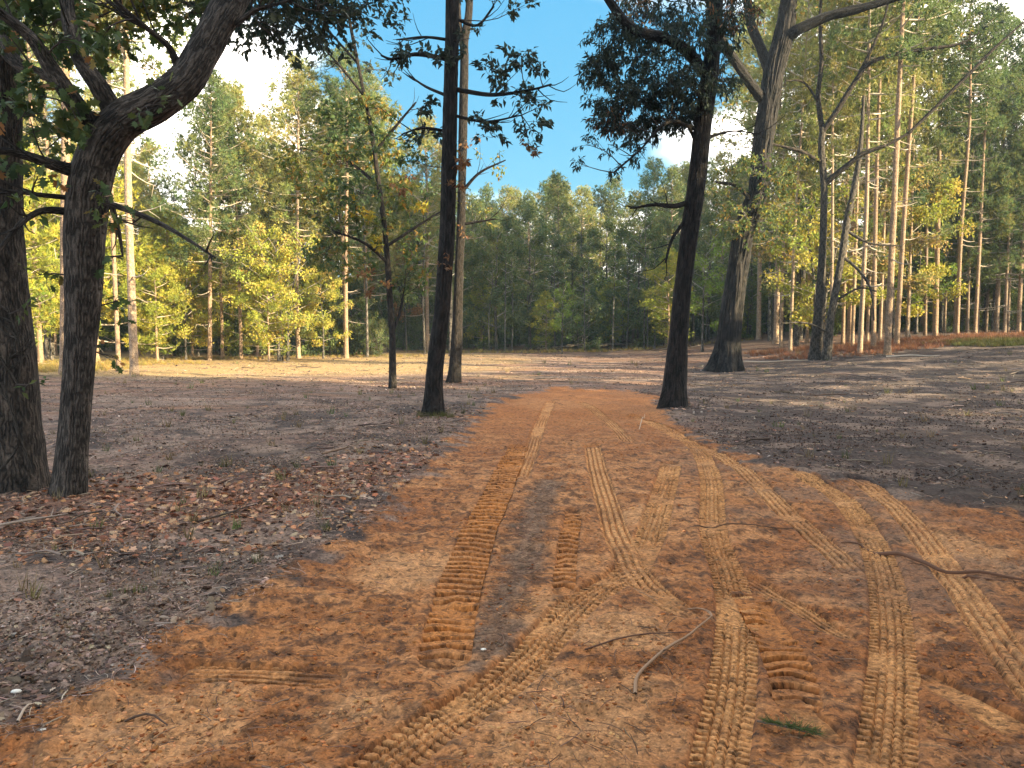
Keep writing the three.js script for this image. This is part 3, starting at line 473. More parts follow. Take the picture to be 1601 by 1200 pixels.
heroTree('young_oak', 'thin dark young oak with yellow and green crown alone before the sandy clearing', {
  base: [614, 606], seed: 13, color: [0.075, 0.058, 0.050], flare: 0.03, bark: 0.006, seg: 20,
  trunk: [[614, 609, 0, 12], [613, 520, 0, 10], [608, 440, 0, 9], [604, 380, 0, 8], [594, 300, 0, 7], [580, 200, 0, 6], [560, 100, 0, 5], [540, 0, 0, 5], [528, -60, 0, 3]],
  limbs: [
    { pts: [[613, 520, 0, 5], [625, 490, 0.2, 4], [632, 450, 0.3, 2]], twigs: 4 }, { pts: [[606, 410, 0, 5], [570, 380, -0.5, 4], [520, 360, -1, 2]], twigs: 6 }, { pts: [[604, 385, 0, 5], [650, 355, 0.4, 4], [690, 330, 0.8, 2]], twigs: 6 },
    { pts: [[592, 290, 0, 5], [540, 250, 0.4, 4], [470, 230, 0.8, 2]], twigs: 8 }, { pts: [[585, 240, 0, 5], [625, 190, -0.3, 4], [650, 160, -0.6, 2]], twigs: 6 }, { pts: [[570, 150, 0, 4], [520, 90, 0, 3], [470, 40, 0, 2]], twigs: 8 }, { pts: [[560, 100, 0, 4], [500, 30, 0.4, 3], [470, -20, 0.6, 2]], twigs: 6 },
  ],
  sprays: [
    ...[[560, 215, 60], [520, 260, 60], [600, 240, 50], [560, 300, 60], [490, 310, 55], [630, 300, 45], [535, 180, 50], [590, 170, 42], [470, 250, 50]].map(([px, py, r], k) => ({ px, py, d: (k % 3 - 1) * 0.8, r, n: 270, twigs: 22, size: 0.16, colors: k % 3 ? LEAVES.turning : LEAVES.oak })),
    ...[[530, 360, 55], [585, 350, 45], [650, 370, 48], [505, 400, 50], [640, 425, 45], [560, 420, 42]].map(([px, py, r], k) => ({ px, py, d: (k % 3 - 1) * 0.8, r, n: 190, twigs: 16, size: 0.16, colors: LEAVES.turning.concat(LEAVES.oak) })),
    { px: 560, py: 330, d: -0.4, r: 40, n: 110, size: 0.15, colors: LEAVES.yellow }, { px: 600, py: 375, d: -0.4, r: 22, n: 50, size: 0.15, colors: LEAVES.yellow }, { px: 662, py: 320, d: 0, r: 22, n: 60, size: 0.15, colors: LEAVES.yellow }, { px: 622, py: 285, d: -0.3, r: 28, n: 50, size: 0.14, colors: LEAVES.brown },
    { px: 590, py: 110, d: 0, r: 45, n: 80, size: 0.14, colors: LEAVES.dark }, { px: 560, py: 60, d: 0, r: 50, n: 80, size: 0.14, colors: LEAVES.dark }, { px: 500, py: 110, d: 0.2, r: 50, n: 70, size: 0.14, colors: LEAVES.dark }, { px: 585, py: 440, d: 0, r: 40, n: 90, size: 0.14, colors: LEAVES.brown },
  ],
});
heroTree('leaning_oak', 'dark leaning trunk draped with a hanging mass of narrow dusky leaves, at the litter edge', {
  base: [1052, 635], seed: 17, color: BARK.black, flare: 0.13, bark: 0.016, seg: 48, tile: 0.9,
  trunk: [[1051, 640, 0, 40], [1058, 560, 0, 28], [1068, 450, 0, 25], [1077, 370, 0, 26], [1091, 267, 0, 25], [1098, 195, 0, 24], [1109, 120, 0, 20], [1120, 0, 0, 17], [1135, -160, 0, 20], [1150, -330, 0, 12]],
  limbs: [
    { pts: [[1106, 120, 0, 17], [1072, 78, -0.3, 16], [1040, 60, -0.5, 15], [990, 45, -0.8, 13], [955, 5, -1, 11], [920, -60, -1.3, 7]], twigs: 10 },
    { pts: [[1076, 316, 0, 7], [1055, 322, -0.2, 6], [1020, 320, -0.5, 4], [985, 325, -0.7, 2]], twigs: 8 }, { pts: [[1074, 340, 0, 6], [1050, 375, -0.2, 4], [1040, 410, -0.4, 2]], twigs: 6 },
    { pts: [[1086, 200, 0, 6], [1045, 190, -0.4, 5], [1000, 235, -0.8, 3], [960, 270, -1, 2]], twigs: 8 }, { pts: [[1095, 218, 0, 6], [1145, 205, 0.3, 4], [1190, 210, 0.5, 2]], twigs: 4 }, { pts: [[1084, 215, 0, 5], [1078, 200, -0.1, 4], [1075, 195, -0.15, 4]] },
  ],
  sprays: [
    ...[[955, 60, 50], [930, 110, 42], [990, 90, 50], [960, 150, 48], [1005, 150, 50], [1045, 110, 55], [1050, 170, 50], [1000, 200, 44], [1085, 140, 50], [1030, 40, 55], [1085, 60, 60], [1130, 60, 50], [1130, 120, 42], [950, 190, 36], [1075, 190, 34], [1150, 10, 60], [1070, 0, 60], [985, 15, 50]].map(([px, py, r], k) => ({ px, py, d: ((k * 7) % 5 - 2) * 0.35, r, n: k < 9 ? 950 : 720, twigs: 40, size: 0.13, colors: k > 12 && k % 2 ? LEAVES.dark.concat(LEAVES.dark, LEAVES.brown) : LEAVES.dark, leafy: 'narrow', droop: 1.1 })),
    ...[[950, 225, 34], [985, 240, 32], [915, 225, 22], [960, 265, 26], [1010, 250, 30], [905, 255, 16], [940, 150, 40]].map(([px, py, r], k) => ({ px, py, d: -0.5, r, n: 60, size: 0.11, colors: LEAVES.dark, leafy: 'narrow', droop: 1.0 })),
    { px: 1090, py: -140, d: 0, r: 150, n: 800, size: 0.13, colors: LEAVES.dark, leafy: 'narrow' },
  ],
});
heroTree('great_oak', 'largest oak, thick ridged grey trunk with flared roots and limbs spreading across the top', {
  base: [1132, 580], seed: 19, color: [0.060, 0.050, 0.046], flare: 0.30, bark: 0.034, seg: 96, tile: 1.5,
  trunk: [[1133, 586, 0, 40], [1140, 520, 0, 33], [1149, 450, 0, 30], [1164, 360, 0, 29], [1184, 300, 0, 29], [1192, 230, 0, 29], [1202, 160, 0, 29], [1210, 112, 0, 28], [1224, 60, 0, 22], [1233, 0, 0, 17], [1245, -120, 0, 15], [1250, -260, 0, 8]],
  limbs: [
    { pts: [[1222, 62, 0, 18], [1250, 45, -0.4, 15], [1300, 24, -0.8, 13], [1350, 12, -1.2, 10], [1410, -6, -1.6, 7], [1500, -40, -2, 4]], twigs: 12, reach: 1.6 }, { pts: [[1205, 118, 0, 15], [1190, 78, 0.3, 13], [1172, 30, 0.6, 11], [1165, -40, 0.8, 8], [1140, -140, 1, 4]], twigs: 8, reach: 1.6 },
    { pts: [[1194, 158, 0, 15], [1172, 130, -0.3, 13], [1152, 100, -0.6, 12], [1128, 60, -0.9, 10], [1110, 10, -1.2, 8], [1090, -60, -1.5, 5]], twigs: 8, reach: 1.6 },
    { pts: [[1180, 320, 0, 6], [1150, 290, -0.6, 4], [1120, 285, -1, 2]], twigs: 6, reach: 1.4 },
  ],
  sprays: [
    ...[[1160, 330, 46], [1205, 300, 48], [1135, 300, 40], [1235, 330, 44], [1180, 270, 44], [1225, 270, 38], [1155, 370, 38], [1215, 370, 36], [1150, 255, 36], [1195, 345, 40], [1140, 345, 34]].map(([px, py, r], k) => ({ px, py, d: (k % 4 - 2.4) * 0.55, r, n: 210, twigs: 16, size: 0.16, colors: LEAVES.oak.concat(LEAVES.turning), woodColor: BARK.grey })),
    ...[[1245, 20, 40], [1280, -10, 40], [1150, 170, 36], [1260, 10, 36], [1180, -20, 60], [1330, -40, 70]].map(([px, py, r]) => ({ px, py, d: -0.4, r, n: 60, size: 0.15, colors: LEAVES.turning, woodColor: BARK.grey })),
    { px: 1260, py: -150, d: 0, r: 160, n: 700, size: 0.18, colors: LEAVES.oak },
  ],
});
heroTree('bare_oak', 'nearly bare crooked oak with long naked limbs on the rise, twin stem beside it', {
  base: [1274, 562], seed: 23, color: [0.21, 0.175, 0.145], flare: 0.10, bark: 0.010, seg: 26,
  trunk: [[1274, 565, 0, 20], [1279, 500, 0, 16], [1284, 430, 0, 13], [1287, 350, 0, 11], [1288, 290, 0, 10], [1284, 230, 0, 10], [1286, 200, 0, 9]],
  limbs: [
    { pts: [[1286, 206, 0, 8], [1310, 170, -0.3, 8], [1338, 125, -0.6, 7], [1358, 100, -0.8, 6], [1400, 85, -1, 6], [1440, 78, -1.2, 5], [1500, 68, -1.4, 4], [1530, 52, -1.6, 2]], twigs: 14, color: BARK.brown, reach: 1.5 },
    { pts: [[1286, 210, 0, 8], [1279, 150, 0.2, 7], [1284, 100, 0.3, 6], [1282, 30, 0.4, 4], [1286, -40, 0.4, 3]], twigs: 12, color: BARK.brown, reach: 1.5 },
    { pts: [[1288, 288, 0, 9], [1320, 262, -0.4, 8], [1350, 240, -0.7, 7], [1383, 228, -0.9, 5]], twigs: 6, color: BARK.brown, reach: 1.2 },
    { pts: [[1282, 252, 0, 6], [1250, 236, -0.3, 5], [1208, 225, -0.6, 3]], twigs: 7, color: BARK.brown, reach: 1.2 },
    { pts: [[1343, 115, -0.6, 5], [1370, 60, -0.6, 4], [1385, 20, -0.6, 3], [1392, -30, -0.6, 2]], twigs: 10, color: BARK.brown, reach: 1.4 },
    { pts: [[1280, 160, 0.2, 4], [1255, 128, 0, 3], [1228, 126, -0.2, 2]], twigs: 5, color: BARK.brown },
    { pts: [[1420, 208, -1, 4], [1465, 165, -1.2, 5], [1520, 110, -1.4, 5], [1560, 70, -1.5, 4], [1600, 35, -1.6, 3]], twigs: 10, color: BARK.brown, reach: 1.4 }, { pts: [[1350, 240, -0.7, 4], [1390, 225, -0.9, 4], [1425, 205, -1, 4]], color: BARK.brown },
  ],
  sprays: [{ px: 1500, py: 60, d: -1.4, r: 34, n: 40, size: 0.14, colors: LEAVES.turning }, { px: 1570, py: 50, d: -1.5, r: 40, n: 90, size: 0.14, colors: LEAVES.dark }, { px: 1535, py: 15, d: -1.5, r: 40, n: 90, size: 0.14, colors: LEAVES.dark }, { px: 1590, py: 150, d: -1.5, r: 30, n: 50, size: 0.14, colors: LEAVES.dark }, { px: 1300, py: 420, d: 0, r: 40, n: 70, size: 0.14, colors: LEAVES.oak }, { px: 1255, py: 350, d: 0, r: 36, n: 70, size: 0.14, colors: LEAVES.oak }, { px: 1250, py: 250, d: 0, r: 30, n: 40, size: 0.14, colors: LEAVES.turning }],
});
heroTree('bare_oak', 'pale leaning stem beside the bare crooked oak, dead branches drooping on one side', {
  base: [1294, 562], seed: 24, color: [0.27, 0.225, 0.185], flare: 0.08, bark: 0.008, seg: 22,
  trunk: [[1292, 563, 0, 14], [1298, 500, 0, 12], [1307, 450, 0, 11], [1316, 400, 0, 10], [1325, 340, 0, 10], [1334, 300, 0, 8], [1345, 230, 0, 6], [1350, 150, 0, 4]],
  limbs: [{ pts: [[1316, 400, 0, 5], [1340, 420, -0.3, 4], [1360, 450, -0.5, 3], [1366, 500, -0.6, 2]], twigs: 6 }, { pts: [[1322, 360, 0, 5], [1360, 380, -0.3, 3], [1410, 384, -0.5, 2]], twigs: 6 }, { pts: [[1305, 470, 0, 4], [1345, 450, -0.2, 3], [1370, 455, -0.4, 2]], twigs: 5 }, { pts: [[1296, 520, 0, 4], [1262, 505, -0.3, 3], [1222, 505, -0.6, 2]], twigs: 3 }],
  sprays: [{ px: 1330, py: 320, d: 0, r: 40, n: 70, size: 0.14, colors: LEAVES.turning }, { px: 1352, py: 390, d: 0, r: 34, n: 50, size: 0.14, colors: LEAVES.oak }],
});

// ------------------------------------------------------------------ trees of the wood: a few of each kind, then copies
const GREENS = {
  pine: [[0.123, 0.174, 0.061], [0.145, 0.196, 0.065], [0.102, 0.152, 0.058], [0.174, 0.203, 0.065]],
  blue: [[0.125, 0.175, 0.065], [0.15, 0.20, 0.070], [0.105, 0.155, 0.062], [0.19, 0.215, 0.07], [0.24, 0.235, 0.065]],
  lime: [[0.34, 0.37, 0.055], [0.42, 0.41, 0.06], [0.25, 0.30, 0.05], [0.47, 0.42, 0.065]],
  wood: [[0.123, 0.181, 0.052], [0.160, 0.203, 0.055], [0.099, 0.145, 0.049], [0.196, 0.210, 0.052]],
  gold: [[0.50, 0.42, 0.08], [0.42, 0.39, 0.075], [0.55, 0.40, 0.10], [0.33, 0.35, 0.07]],
  olive: [[0.319, 0.297, 0.087], [0.232, 0.254, 0.072], [0.406, 0.319, 0.123], [0.189, 0.217, 0.065], [0.464, 0.334, 0.131]],
  lit: [[0.261, 0.290, 0.087], [0.334, 0.319, 0.094], [0.203, 0.239, 0.075], [0.377, 0.334, 0.109]],  // pine needles again, with sunlight put into the colour
  rust: [[0.377, 0.189, 0.072], [0.319, 0.217, 0.087], [0.435, 0.246, 0.087]],
  bright: [[0.189, 0.275, 0.036], [0.232, 0.319, 0.043], [0.160, 0.232, 0.036]],
};
function pine(seed, { h = 19, clear = 0.55, reach = 2.6, r = 0.125, colors = GREENS.pine, bark = BARK.pine, count = 46, dead = 8, fine = 1, lean = 0.03 }) {
  const R = rng(seed), o = new THREE.Group(), T = new GB(), B = new GB(), C = new GB(), lx = (R() - 0.5) * lean * h, lz = (R() - 0.5) * lean * h, w = () => (R() - 0.5) * 0.02 * h;
  const c = T.tube([V(0, -0.25, 0), V(lx * 0.1 + w() * 0.3, h * 0.3, lz * 0.1), V(lx * 0.45 + w(), h * 0.6, lz * 0.45 + w()), V(lx + w(), h * 0.97, lz)], [r, r * 0.84, r * 0.58, r * 0.08], 12, bark, { step: 0.6, bark: 0.006, flare: 0.06, seed, tile: 0.5 });
  const hot = 0.36;
  for (let k = 0; k < count + dead; k++) {
    const bare = k >= count, t = bare ? lerp(clear * 0.35, clear, R()) : clear + (0.985 - clear) * Math.pow(Math.max(0, k + 0.5 + (R() - 0.5) * 2) / count, 0.9), tt = clamp((t - clear) / (1 - clear));
    const p = c.getPointAt(clamp(t, 0, 0.99)), a = k * 2.4 + R() * 1.3, len = bare ? lerp(0.5, 1.6, R()) : reach * (Math.sin(Math.PI * clamp(Math.pow(tt, 0.75) * 0.86 + 0.14)) * 0.9 + 0.12) * lerp(0.55, 1.2, R());
    const rise = bare ? lerp(-0.25, 0.2, R()) : lerp(0.05, 0.75, tt) + (R() - 0.5) * 0.3, d = V(Math.cos(a), rise, Math.sin(a)).normalize();
    const e = p.clone().addScaledVector(d, len), m = p.clone().addScaledVector(d, len * 0.5).add(V(0, -0.07 * len, 0));
    const bc = B.tube([p, m, e], [0.012 + len * 0.013, 0.008 + len * 0.008, 0.006], 4, bark, { step: 0.7, cap: false });
    if (bare) { for (let q = 0; q < 2; q++) { const s = bc.getPointAt(lerp(0.4, 0.95, R())); B.tube([s, s.clone().add(unit(R).multiplyScalar(0.4))], [0.008, 0.004], 3, bark, { step: 1, cap: false }); } continue; }
    const clumps = 2 + Math.round(len * 1.5);
    for (let q = 0; q < clumps; q++) {
      const s = bc.getPointAt(lerp(0.35, 1, Math.pow(R(), 0.7))), cc = q ? s.clone().add(V(R() - 0.5, (R() - 0.3) * 0.6, R() - 0.5).multiplyScalar(0.75 * Math.min(len, 1.5))) : e.clone(), tone = vary(pick(colors, R), R, 0.4);
      if (q) B.tube([s, cc], [0.008, 0.005], 3, bark, { step: 1, cap: false });
      const tufts = Math.round((8 + R() * 4) * fine);
      for (let v = 0; v < tufts; v++) {
        const tp = cc.clone().addScaledVector(unit(R), hot * Math.cbrt(R()) * 1.1), ax = V(d.x * 0.5, 0.45, d.z * 0.5).add(unit(R).multiplyScalar(0.8)).normalize(), col = vary(tone, R, 0.35);
        for (let n = 0; n < 9; n++) { const nd = ax.clone().addScaledVector(unit(R), 1.0).normalize(); C.needle(tp, nd, lerp(0.18, 0.30, R()), 0.042, nd.clone().cross(unit(R)).normalize(), col); }
      }
    }
  }
  T.build('trunk', M.pine, o); B.build('branches', M.twig, o).userData.kind = 'stuff'; C.build('crown', M.leaf, o).userData.kind = 'stuff'; return o;
}
function broad(seed, { h = 12, clear = 0.25, reach = 3, r = 0.13, colors = GREENS.wood, bark = BARK.pinegrey, size = 0.19, twigs = 230, per = 36, stems = 1, flat = 0.7, narrow = false, bare = false }) {
  const R = rng(seed), o = new THREE.Group(), T = new GB(), B = new GB(), C = new GB();
  for (let s = 0; s < stems; s++) {
    const a0 = s / stems * 6.28 + R(), out = stems > 1 ? lerp(0.12, 0.3, R()) * h : 0.06 * h * R(), tx = Math.cos(a0) * out, tz = Math.sin(a0) * out, hh = h * lerp(0.85, 1, R());
    const c = T.tube([V(Math.cos(a0) * 0.12 * (stems - 1), -0.2, Math.sin(a0) * 0.12 * (stems - 1)), V(tx * 0.25 + (R() - 0.5) * 0.03 * h, hh * 0.35, tz * 0.25), V(tx * 0.6 + (R() - 0.5) * 0.04 * h, hh * 0.65, tz * 0.6), V(tx, hh * 0.96, tz)], [r, r * 0.8, r * 0.5, r * 0.08], 10, bark, { step: 0.5, bark: 0.004, flare: 0.05, seed, tile: 0.45 });
    const limbs = [];
    for (let k = 0; k < 14; k++) {
      const t = lerp(clear, 0.95, (k + R()) / 14), tt = (t - clear) / (1 - clear), p = c.getPointAt(t), a = k * 2.4 + R(), len = reach * (0.35 + 0.75 * Math.sin(Math.PI * clamp(0.18 + tt * 0.8))) * lerp(0.6, 1.1, R()), d = V(Math.cos(a), lerp(0.15, 0.9, tt) + (R() - 0.5) * 0.4, Math.sin(a)).normalize();
      limbs.push(B.tube([p, p.clone().addScaledVector(d, len * 0.5).add(V(0, (R() - 0.4) * 0.15 * len, 0)), p.clone().addScaledVector(d, len)], [r * 0.30, r * 0.2, r * 0.06], 5, bark, { step: 0.5, cap: false }));
    }
    for (let k = 0; k < twigs / stems; k++) {
      const L = pick(limbs, R), s2 = L.getPointAt(lerp(0.25, 1, Math.sqrt(R()))), u = unit(R); u.y *= flat; const e = s2.clone().addScaledVector(u, lerp(0.4, 1.2, R()) * reach * 0.30);
      const tw = B.tube([s2, s2.clone().lerp(e, 0.5).add(V(0, 0.08, 0)), e], [0.010, 0.007, 0.004], 3, bark, { step: 0.8, cap: false }), tone = vary(pick(colors, R), R, 0.35);
      if (bare && R() < 0.8) continue;
      for (let q = 0; q < per; q++) {
        const p = tw.getPointAt(lerp(0.15, 1, R())).addScaledVector(unit(R), 0.28 * Math.cbrt(R()) * (reach / 3 + 0.3)), dd = V(0, -0.5, 0).add(unit(R)).normalize(), len = size * lerp(0.6, 1.2, R());
        C.blade(p, dd, V(0, 0.9, 0).add(unit(R).multiplyScalar(0.8)), len, len * (narrow ? 0.3 : 0.6), vary(tone, R, 0.4), 0.2);
      }
    }
  }
  T.build('trunk', M.oak, o); B.build('branches', M.twig, o).userData.kind = 'stuff'; C.build('crown', M.leaf, o).userData.kind = 'stuff'; return o;
}
const kinds = {
  tall: [1, 2, 3, 4].map((k) => pine(100 + k, { h: 20, clear: 0.50 + 0.03 * k, reach: 2.3, count: 44, dead: 14 })),
  tallLime: [1, 2].map((k) => pine(120 + k, { h: 19, clear: 0.36 + 0.06 * k, reach: 2.6, count: 56, colors: GREENS.lit, dead: 16, bark: [0.50, 0.43, 0.36] })),  // needles and paler bark carry sunlight in their colour
  full: [1, 2, 3].map((k) => pine(140 + k, { h: 15, clear: 0.22 + 0.05 * k, reach: 2.6, count: 62, colors: k === 2 ? GREENS.pine : GREENS.lit, dead: 6 })),
  teal: [1, 2, 3].map((k) => pine(160 + k, { h: 14, clear: 0.28 + 0.05 * k, reach: 2.3, count: 56, colors: GREENS.blue, bark: BARK.pinegrey, dead: 10 })),
  lime: [1, 2].map((k) => pine(180 + k, { h: 8, clear: 0.12, reach: 2.1, r: 0.09, count: 46, colors: GREENS.lime, dead: 3 })),
  broad: [1, 2, 3].map((k) => broad(200 + k, { h: 12, clear: 0.22, reach: 3.0 })),
  olive: [1, 2, 3].map((k) => broad(210 + k, { h: 13, clear: 0.18, reach: 3.2, colors: GREENS.olive, twigs: 250 })),
  dusk: [1, 2].map((k) => broad(215 + k, { h: 11, clear: 0.15, reach: 2.8, colors: GREENS.blue.concat(GREENS.wood), twigs: 240 })),
  rust: [1].map((k) => broad(218, { h: 9, clear: 0.3, reach: 1.8, r: 0.07, colors: GREENS.rust, twigs: 110 })),
  gold: [1, 2].map((k) => broad(220 + k, { h: 7.5, clear: 0.15, reach: 2.4, r: 0.075, colors: GREENS.lime.concat(GREENS.gold), twigs: 190, size: 0.16, flat: 0.35, stems: k === 1 ? 3 : 1 })),
  shrub: [1, 2, 3].map((k) => broad(240 + k, { h: 3.2, clear: 0.05, reach: 1.5, r: 0.035, stems: 3, colors: k === 2 ? GREENS.blue : GREENS.wood, twigs: 150, per: 28, size: 0.15 })),
  bright: [1, 2].map((k) => broad(260 + k, { h: 5, clear: 0.3, reach: 1.4, r: 0.05, colors: GREENS.bright, twigs: 70, per: 24, size: 0.14 })),
  slim: [1, 2, 3].map((k) => broad(290 + k, { h: 12, clear: 0.45, reach: 1.0, r: 0.075, twigs: 40, per: 18, bark: [0.46, 0.41, 0.36], colors: GREENS.wood })),
  pole: [1, 2].map((k) => broad(280 + k, { h: 13, clear: 0.3, reach: 1.5, r: 0.085, bare: true, twigs: 70, per: 12, bark: BARK.pinegrey })),
};
const addedShadeOaks = [1, 2].map((k) => broad(300 + k, { h: 15, clear: 0.52, reach: 6, r: 0.24, colors: GREENS.wood, twigs: 420, per: 40, size: 0.24, bark: BARK.brown }));
const STEM = { tall: 'pine_tree', tallLime: 'pine_tree', full: 'pine_tree', teal: 'pine_tree', lime: 'young_pine', broad: 'broadleaf_tree', olive: 'broadleaf_tree', dusk: 'broadleaf_tree', rust: 'broadleaf_tree', gold: 'broadleaf_tree', shrub: 'shrub', bright: 'sapling', pole: 'bare_tree', slim: 'broadleaf_tree' };
const CAT = { shrub: 'shrub', bright: 'sapling', lime: 'young tree' };
const RB = rng(4242); let kindTurn = 0;
function grow(kind, px, depth, scale, label, group, { thin = 1, turn, lean = 0, p, tint } = {}) {
  const proto = kinds[kind][kindTurn++ % kinds[kind].length], o = proto.clone(); o.name = numbered(STEM[kind]);
  o.position.copy(p || standing(px, depth)); o.rotation.set(0, turn ?? RB() * 6.28, lean); o.scale.set(scale * thin, scale, scale * thin);
  scene.add(o); return tag(o, label, CAT[kind] || 'tree', group);
}
// the wood beyond the sandy clearing, on the left of the photograph: lit trunks one can tell apart
grow('tall', 99, 27, 1.15, 'reddish straight pine trunk showing between the two big trunks at the photo edge', null, { thin: 1.2, lean: 0.035 });
grow('tallLime', 208, 27, 1.1, 'pale straight pine standing at the near edge of the sunlit sand, darker foot', null, { thin: 1.05 });
grow('tall', 184, 29.5, 1.0, 'thin pale pine right beside the straight pine at the sunlit sand edge', null, { thin: 0.7 });
grow('tall', 62, 36, 1.0, 'yellow-lit pine behind the gap between the massive oak and the forked oak'); grow('lime', 40, 35, 1.25, 'yellow-green young pine filling the gap between the massive oak and the forked oak'); grow('lime', 150, 38, 1.35, 'yellow-green young pine behind the forked oak trunk'); grow('gold', 70, 39, 1.4, 'golden tree behind the reddish straight pine trunk');
grow('full', 327, 39.5, 0.98, 'leaning lit pine trunk of a close pair at the wood edge, with low yellow boughs', null, { lean: 0.05, thin: 0.9 });
grow('tall', 347, 41, 0.72, 'upright pale pine next to the leaning pair at the wood edge', null, { thin: 1.0 });
grow('full', 376, 41, 0.95, 'lit pine with a slender trunk between the leaning pair and the golden many-stemmed tree', null, { thin: 0.8 });
grow('gold', 442, 39, 0.98, 'golden many-stemmed small tree glowing at the wood edge');
grow('lime', 402, 42, 0.95, 'yellow young pine standing behind the golden many-stemmed tree');
grow('tallLime', 466, 41, 0.86, 'tall pine with a bright sunlit trunk right of the golden tree', null, { thin: 1.1 });
grow('tall', 541, 41.5, 0.84, 'stout pale pine trunk with a broken yellow bough, by itself at the sand', null, { thin: 1.15 });
grow('pole', 574, 44, 1.0, 'thin grey bare trunk between the stout pale pine and the young oak', null, { thin: 1.0 });
grow('lime', 300, 43, 0.9, 'low yellow-green young pine left of the leaning pair at the wood edge'); grow('lime', 265, 43, 1.05, 'yellow-green young pine in front of the dark gap by the sunlit sand'); grow('lime', 495, 46, 0.75, 'yellow-green young pine behind the bright tall pine trunk');
grow('pole', 705, 44, 1.15, 'white sunlit bare trunk glimpsed between the two dark trunks by the road', null, { thin: 1.25 });
grow('pole', 664, 46, 0.95, 'slim grey bare trunk just beyond the tall black trunk', null, { thin: 0.8 });
grow('bright', 879, 47, 0.92, 'small pale-stemmed sapling with fresh green leaves beside the brush pile', null, { thin: 0.8 });
grow('pole', 1007, 52, 0.8, 'thin pale pole at the far wood edge past the log pile', null, { thin: 0.8 });
grow('bright', 1098, 44, 1.35, 'bright green sapling showing between the leaning draped trunk and the great oak'); grow('bright', 1432, 44, 1.1, 'bright green leafy sapling between the lit pines and the shaded pines on the rise', null, { thin: 1.6 }); grow('lime', 1045, 50, 0.8, 'pale green young tree behind the leaning draped trunk');
grow('gold', 290, 39.5, 0.72, 'low golden tree at the sand edge, first past the straight pale pine'); grow('lime', 420, 38.5, 0.6, 'short yellow young pine at the foot of the golden many-stemmed tree'); grow('gold', 505, 40.5, 0.62, 'low golden tree between the bright tall pine and the stout pale pine'); grow('lime', 245, 38, 0.7, 'short yellow young pine at the left start of the sunlit sand'.replace(' left', '')); grow('lime', 12, 31, 1.0, 'yellow young pine at the very photo edge behind the massive oak');
// sunlit pines on the rise
for (const [px, d, s, th, ln, w] of [
  [1345, 33.5, 1.10, 0.75, -0.012, 'thin sunlit pine, first of the bright row on the rise past the bare oak'], [1366, 36, 1.12, 0.75, -0.01, 'thin sunlit pine, second of the bright row on the rise'], [1388, 31.5, 1.12, 0.95, -0.028, 'stoutest sunlit pine of the bright row on the rise, lit down one side'],
  [1402, 36, 1.15, 0.8, -0.02, 'slender sunlit pine just behind the stoutest of the bright row'], [1221, 42, 1.0, 0.8, 0, 'lone pale pine trunk between the great oak and the bare oak'], [1262, 44, 1.05, 0.7, 0.01, 'thin pine trunk just behind the bare oak'], [1318, 39, 1.05, 0.7, -0.01, 'thin pine behind the pale leaning stem'],
  [1462, 41, 0.98, 1.1, -0.01, 'dark pine trunk, first in shade past the bright row'], [1496, 40, 0.92, 0.9, -0.012, 'pale pine trunk in shade with a light streak, by the grass patch'], [1524, 43, 0.9, 0.9, 0, 'thin shaded pine past the pale streaked one'], [1558, 46, 0.95, 1.0, 0.01, 'shaded pine behind the grass patch'], [1592, 44, 0.9, 1.0, 0, 'shaded pine at the photo edge above the grass patch'],
]) grow(px > 1440 ? 'tall' : px % 2 ? 'tallLime' : 'tall', px, d, s, w, null, { thin: th, lean: ln });
for (const [px, d, s, ln, w] of [[1236, 38, 1.05, 0.015, 'slim pale pine stem close to the great oak on its far side'], [1300, 36, 1.0, -0.03, 'slim lit pine crossing behind the twin stems'], [1333, 38, 1.08, -0.008, 'slim lit pine just before the bright row'], [1356, 40, 1.05, 0.012, 'slim lit pine between the first two of the bright row'], [1376, 39, 1.1, -0.015, 'slim lit pine hugging the stoutest of the bright row'], [1418, 40, 1.0, 0.01, 'slim lit pine on the far side of the bright row'], [1446, 42, 0.95, 0.02, 'slim pine where the bright row meets the shaded wood'], [1476, 45, 0.9, -0.02, 'slim pine stem between two shaded pines on the rise'], [1512, 44, 0.92, 0.012, 'slim dark pine beside the pale streaked one'], [1541, 47, 0.9, -0.01, 'slim dark pine above the grass patch'], [1575, 45, 0.9, 0.015, 'slim dark pine near the photo edge above the grass patch']]) grow(px < 1440 ? 'tallLime' : 'teal', px, d, s * (px < 1440 ? 1 : 1.25), w, null, { thin: 0.62, lean: ln });
// trees and shrubs of the shaded wood, too alike to name one by one
const ZONES = [[60, 'behind the massive oak at the photo edge'], [230, 'behind the forked oak'], [400, 'in the thin sky gap past the forked limb'], [600, 'between the golden tree and the young oak'], [760, 'behind the pair of dark trunks'], [900, 'behind the green sapling and brush pile'], [1050, 'between the log pile and the leaning trunk'], [1180, 'between the leaning trunk and the great oak'], [1300, 'behind the bare crooked oak'], [1440, 'behind the sunlit pine row'], [1540, 'behind the pale streaked pine'], [9999, 'behind the grass patch']];
const LOOKS = { teal: 'blue-green shaded pine', dusk: 'dusky round-crowned tree', full: 'bushy low-branched pine', tallLime: 'tall yellow-green pine', olive: 'olive-brown broadleaf tree', broad: 'green broadleaf tree', pole: 'thin bare-stemmed tree', rust: 'slim rust-leaved tree', gold: 'small golden tree', shrub: 'low leafy shrub', tall: 'tall bare-stemmed pine', slim: 'slim pale-stemmed tree' };
const say = (kind, px, d, mid) => LOOKS[kind] + (d < mid ? ' at the wood edge ' : ' deeper in the wood ') + ZONES.find(([x]) => px < x)[1];
const G1 = 'shaded trees in the far wood behind the clearing', G2 = 'sunlit trees in the wood beyond the sandy clearing', G3 = 'shrubs under the far trees', G4 = 'trees of the wood on the rise';
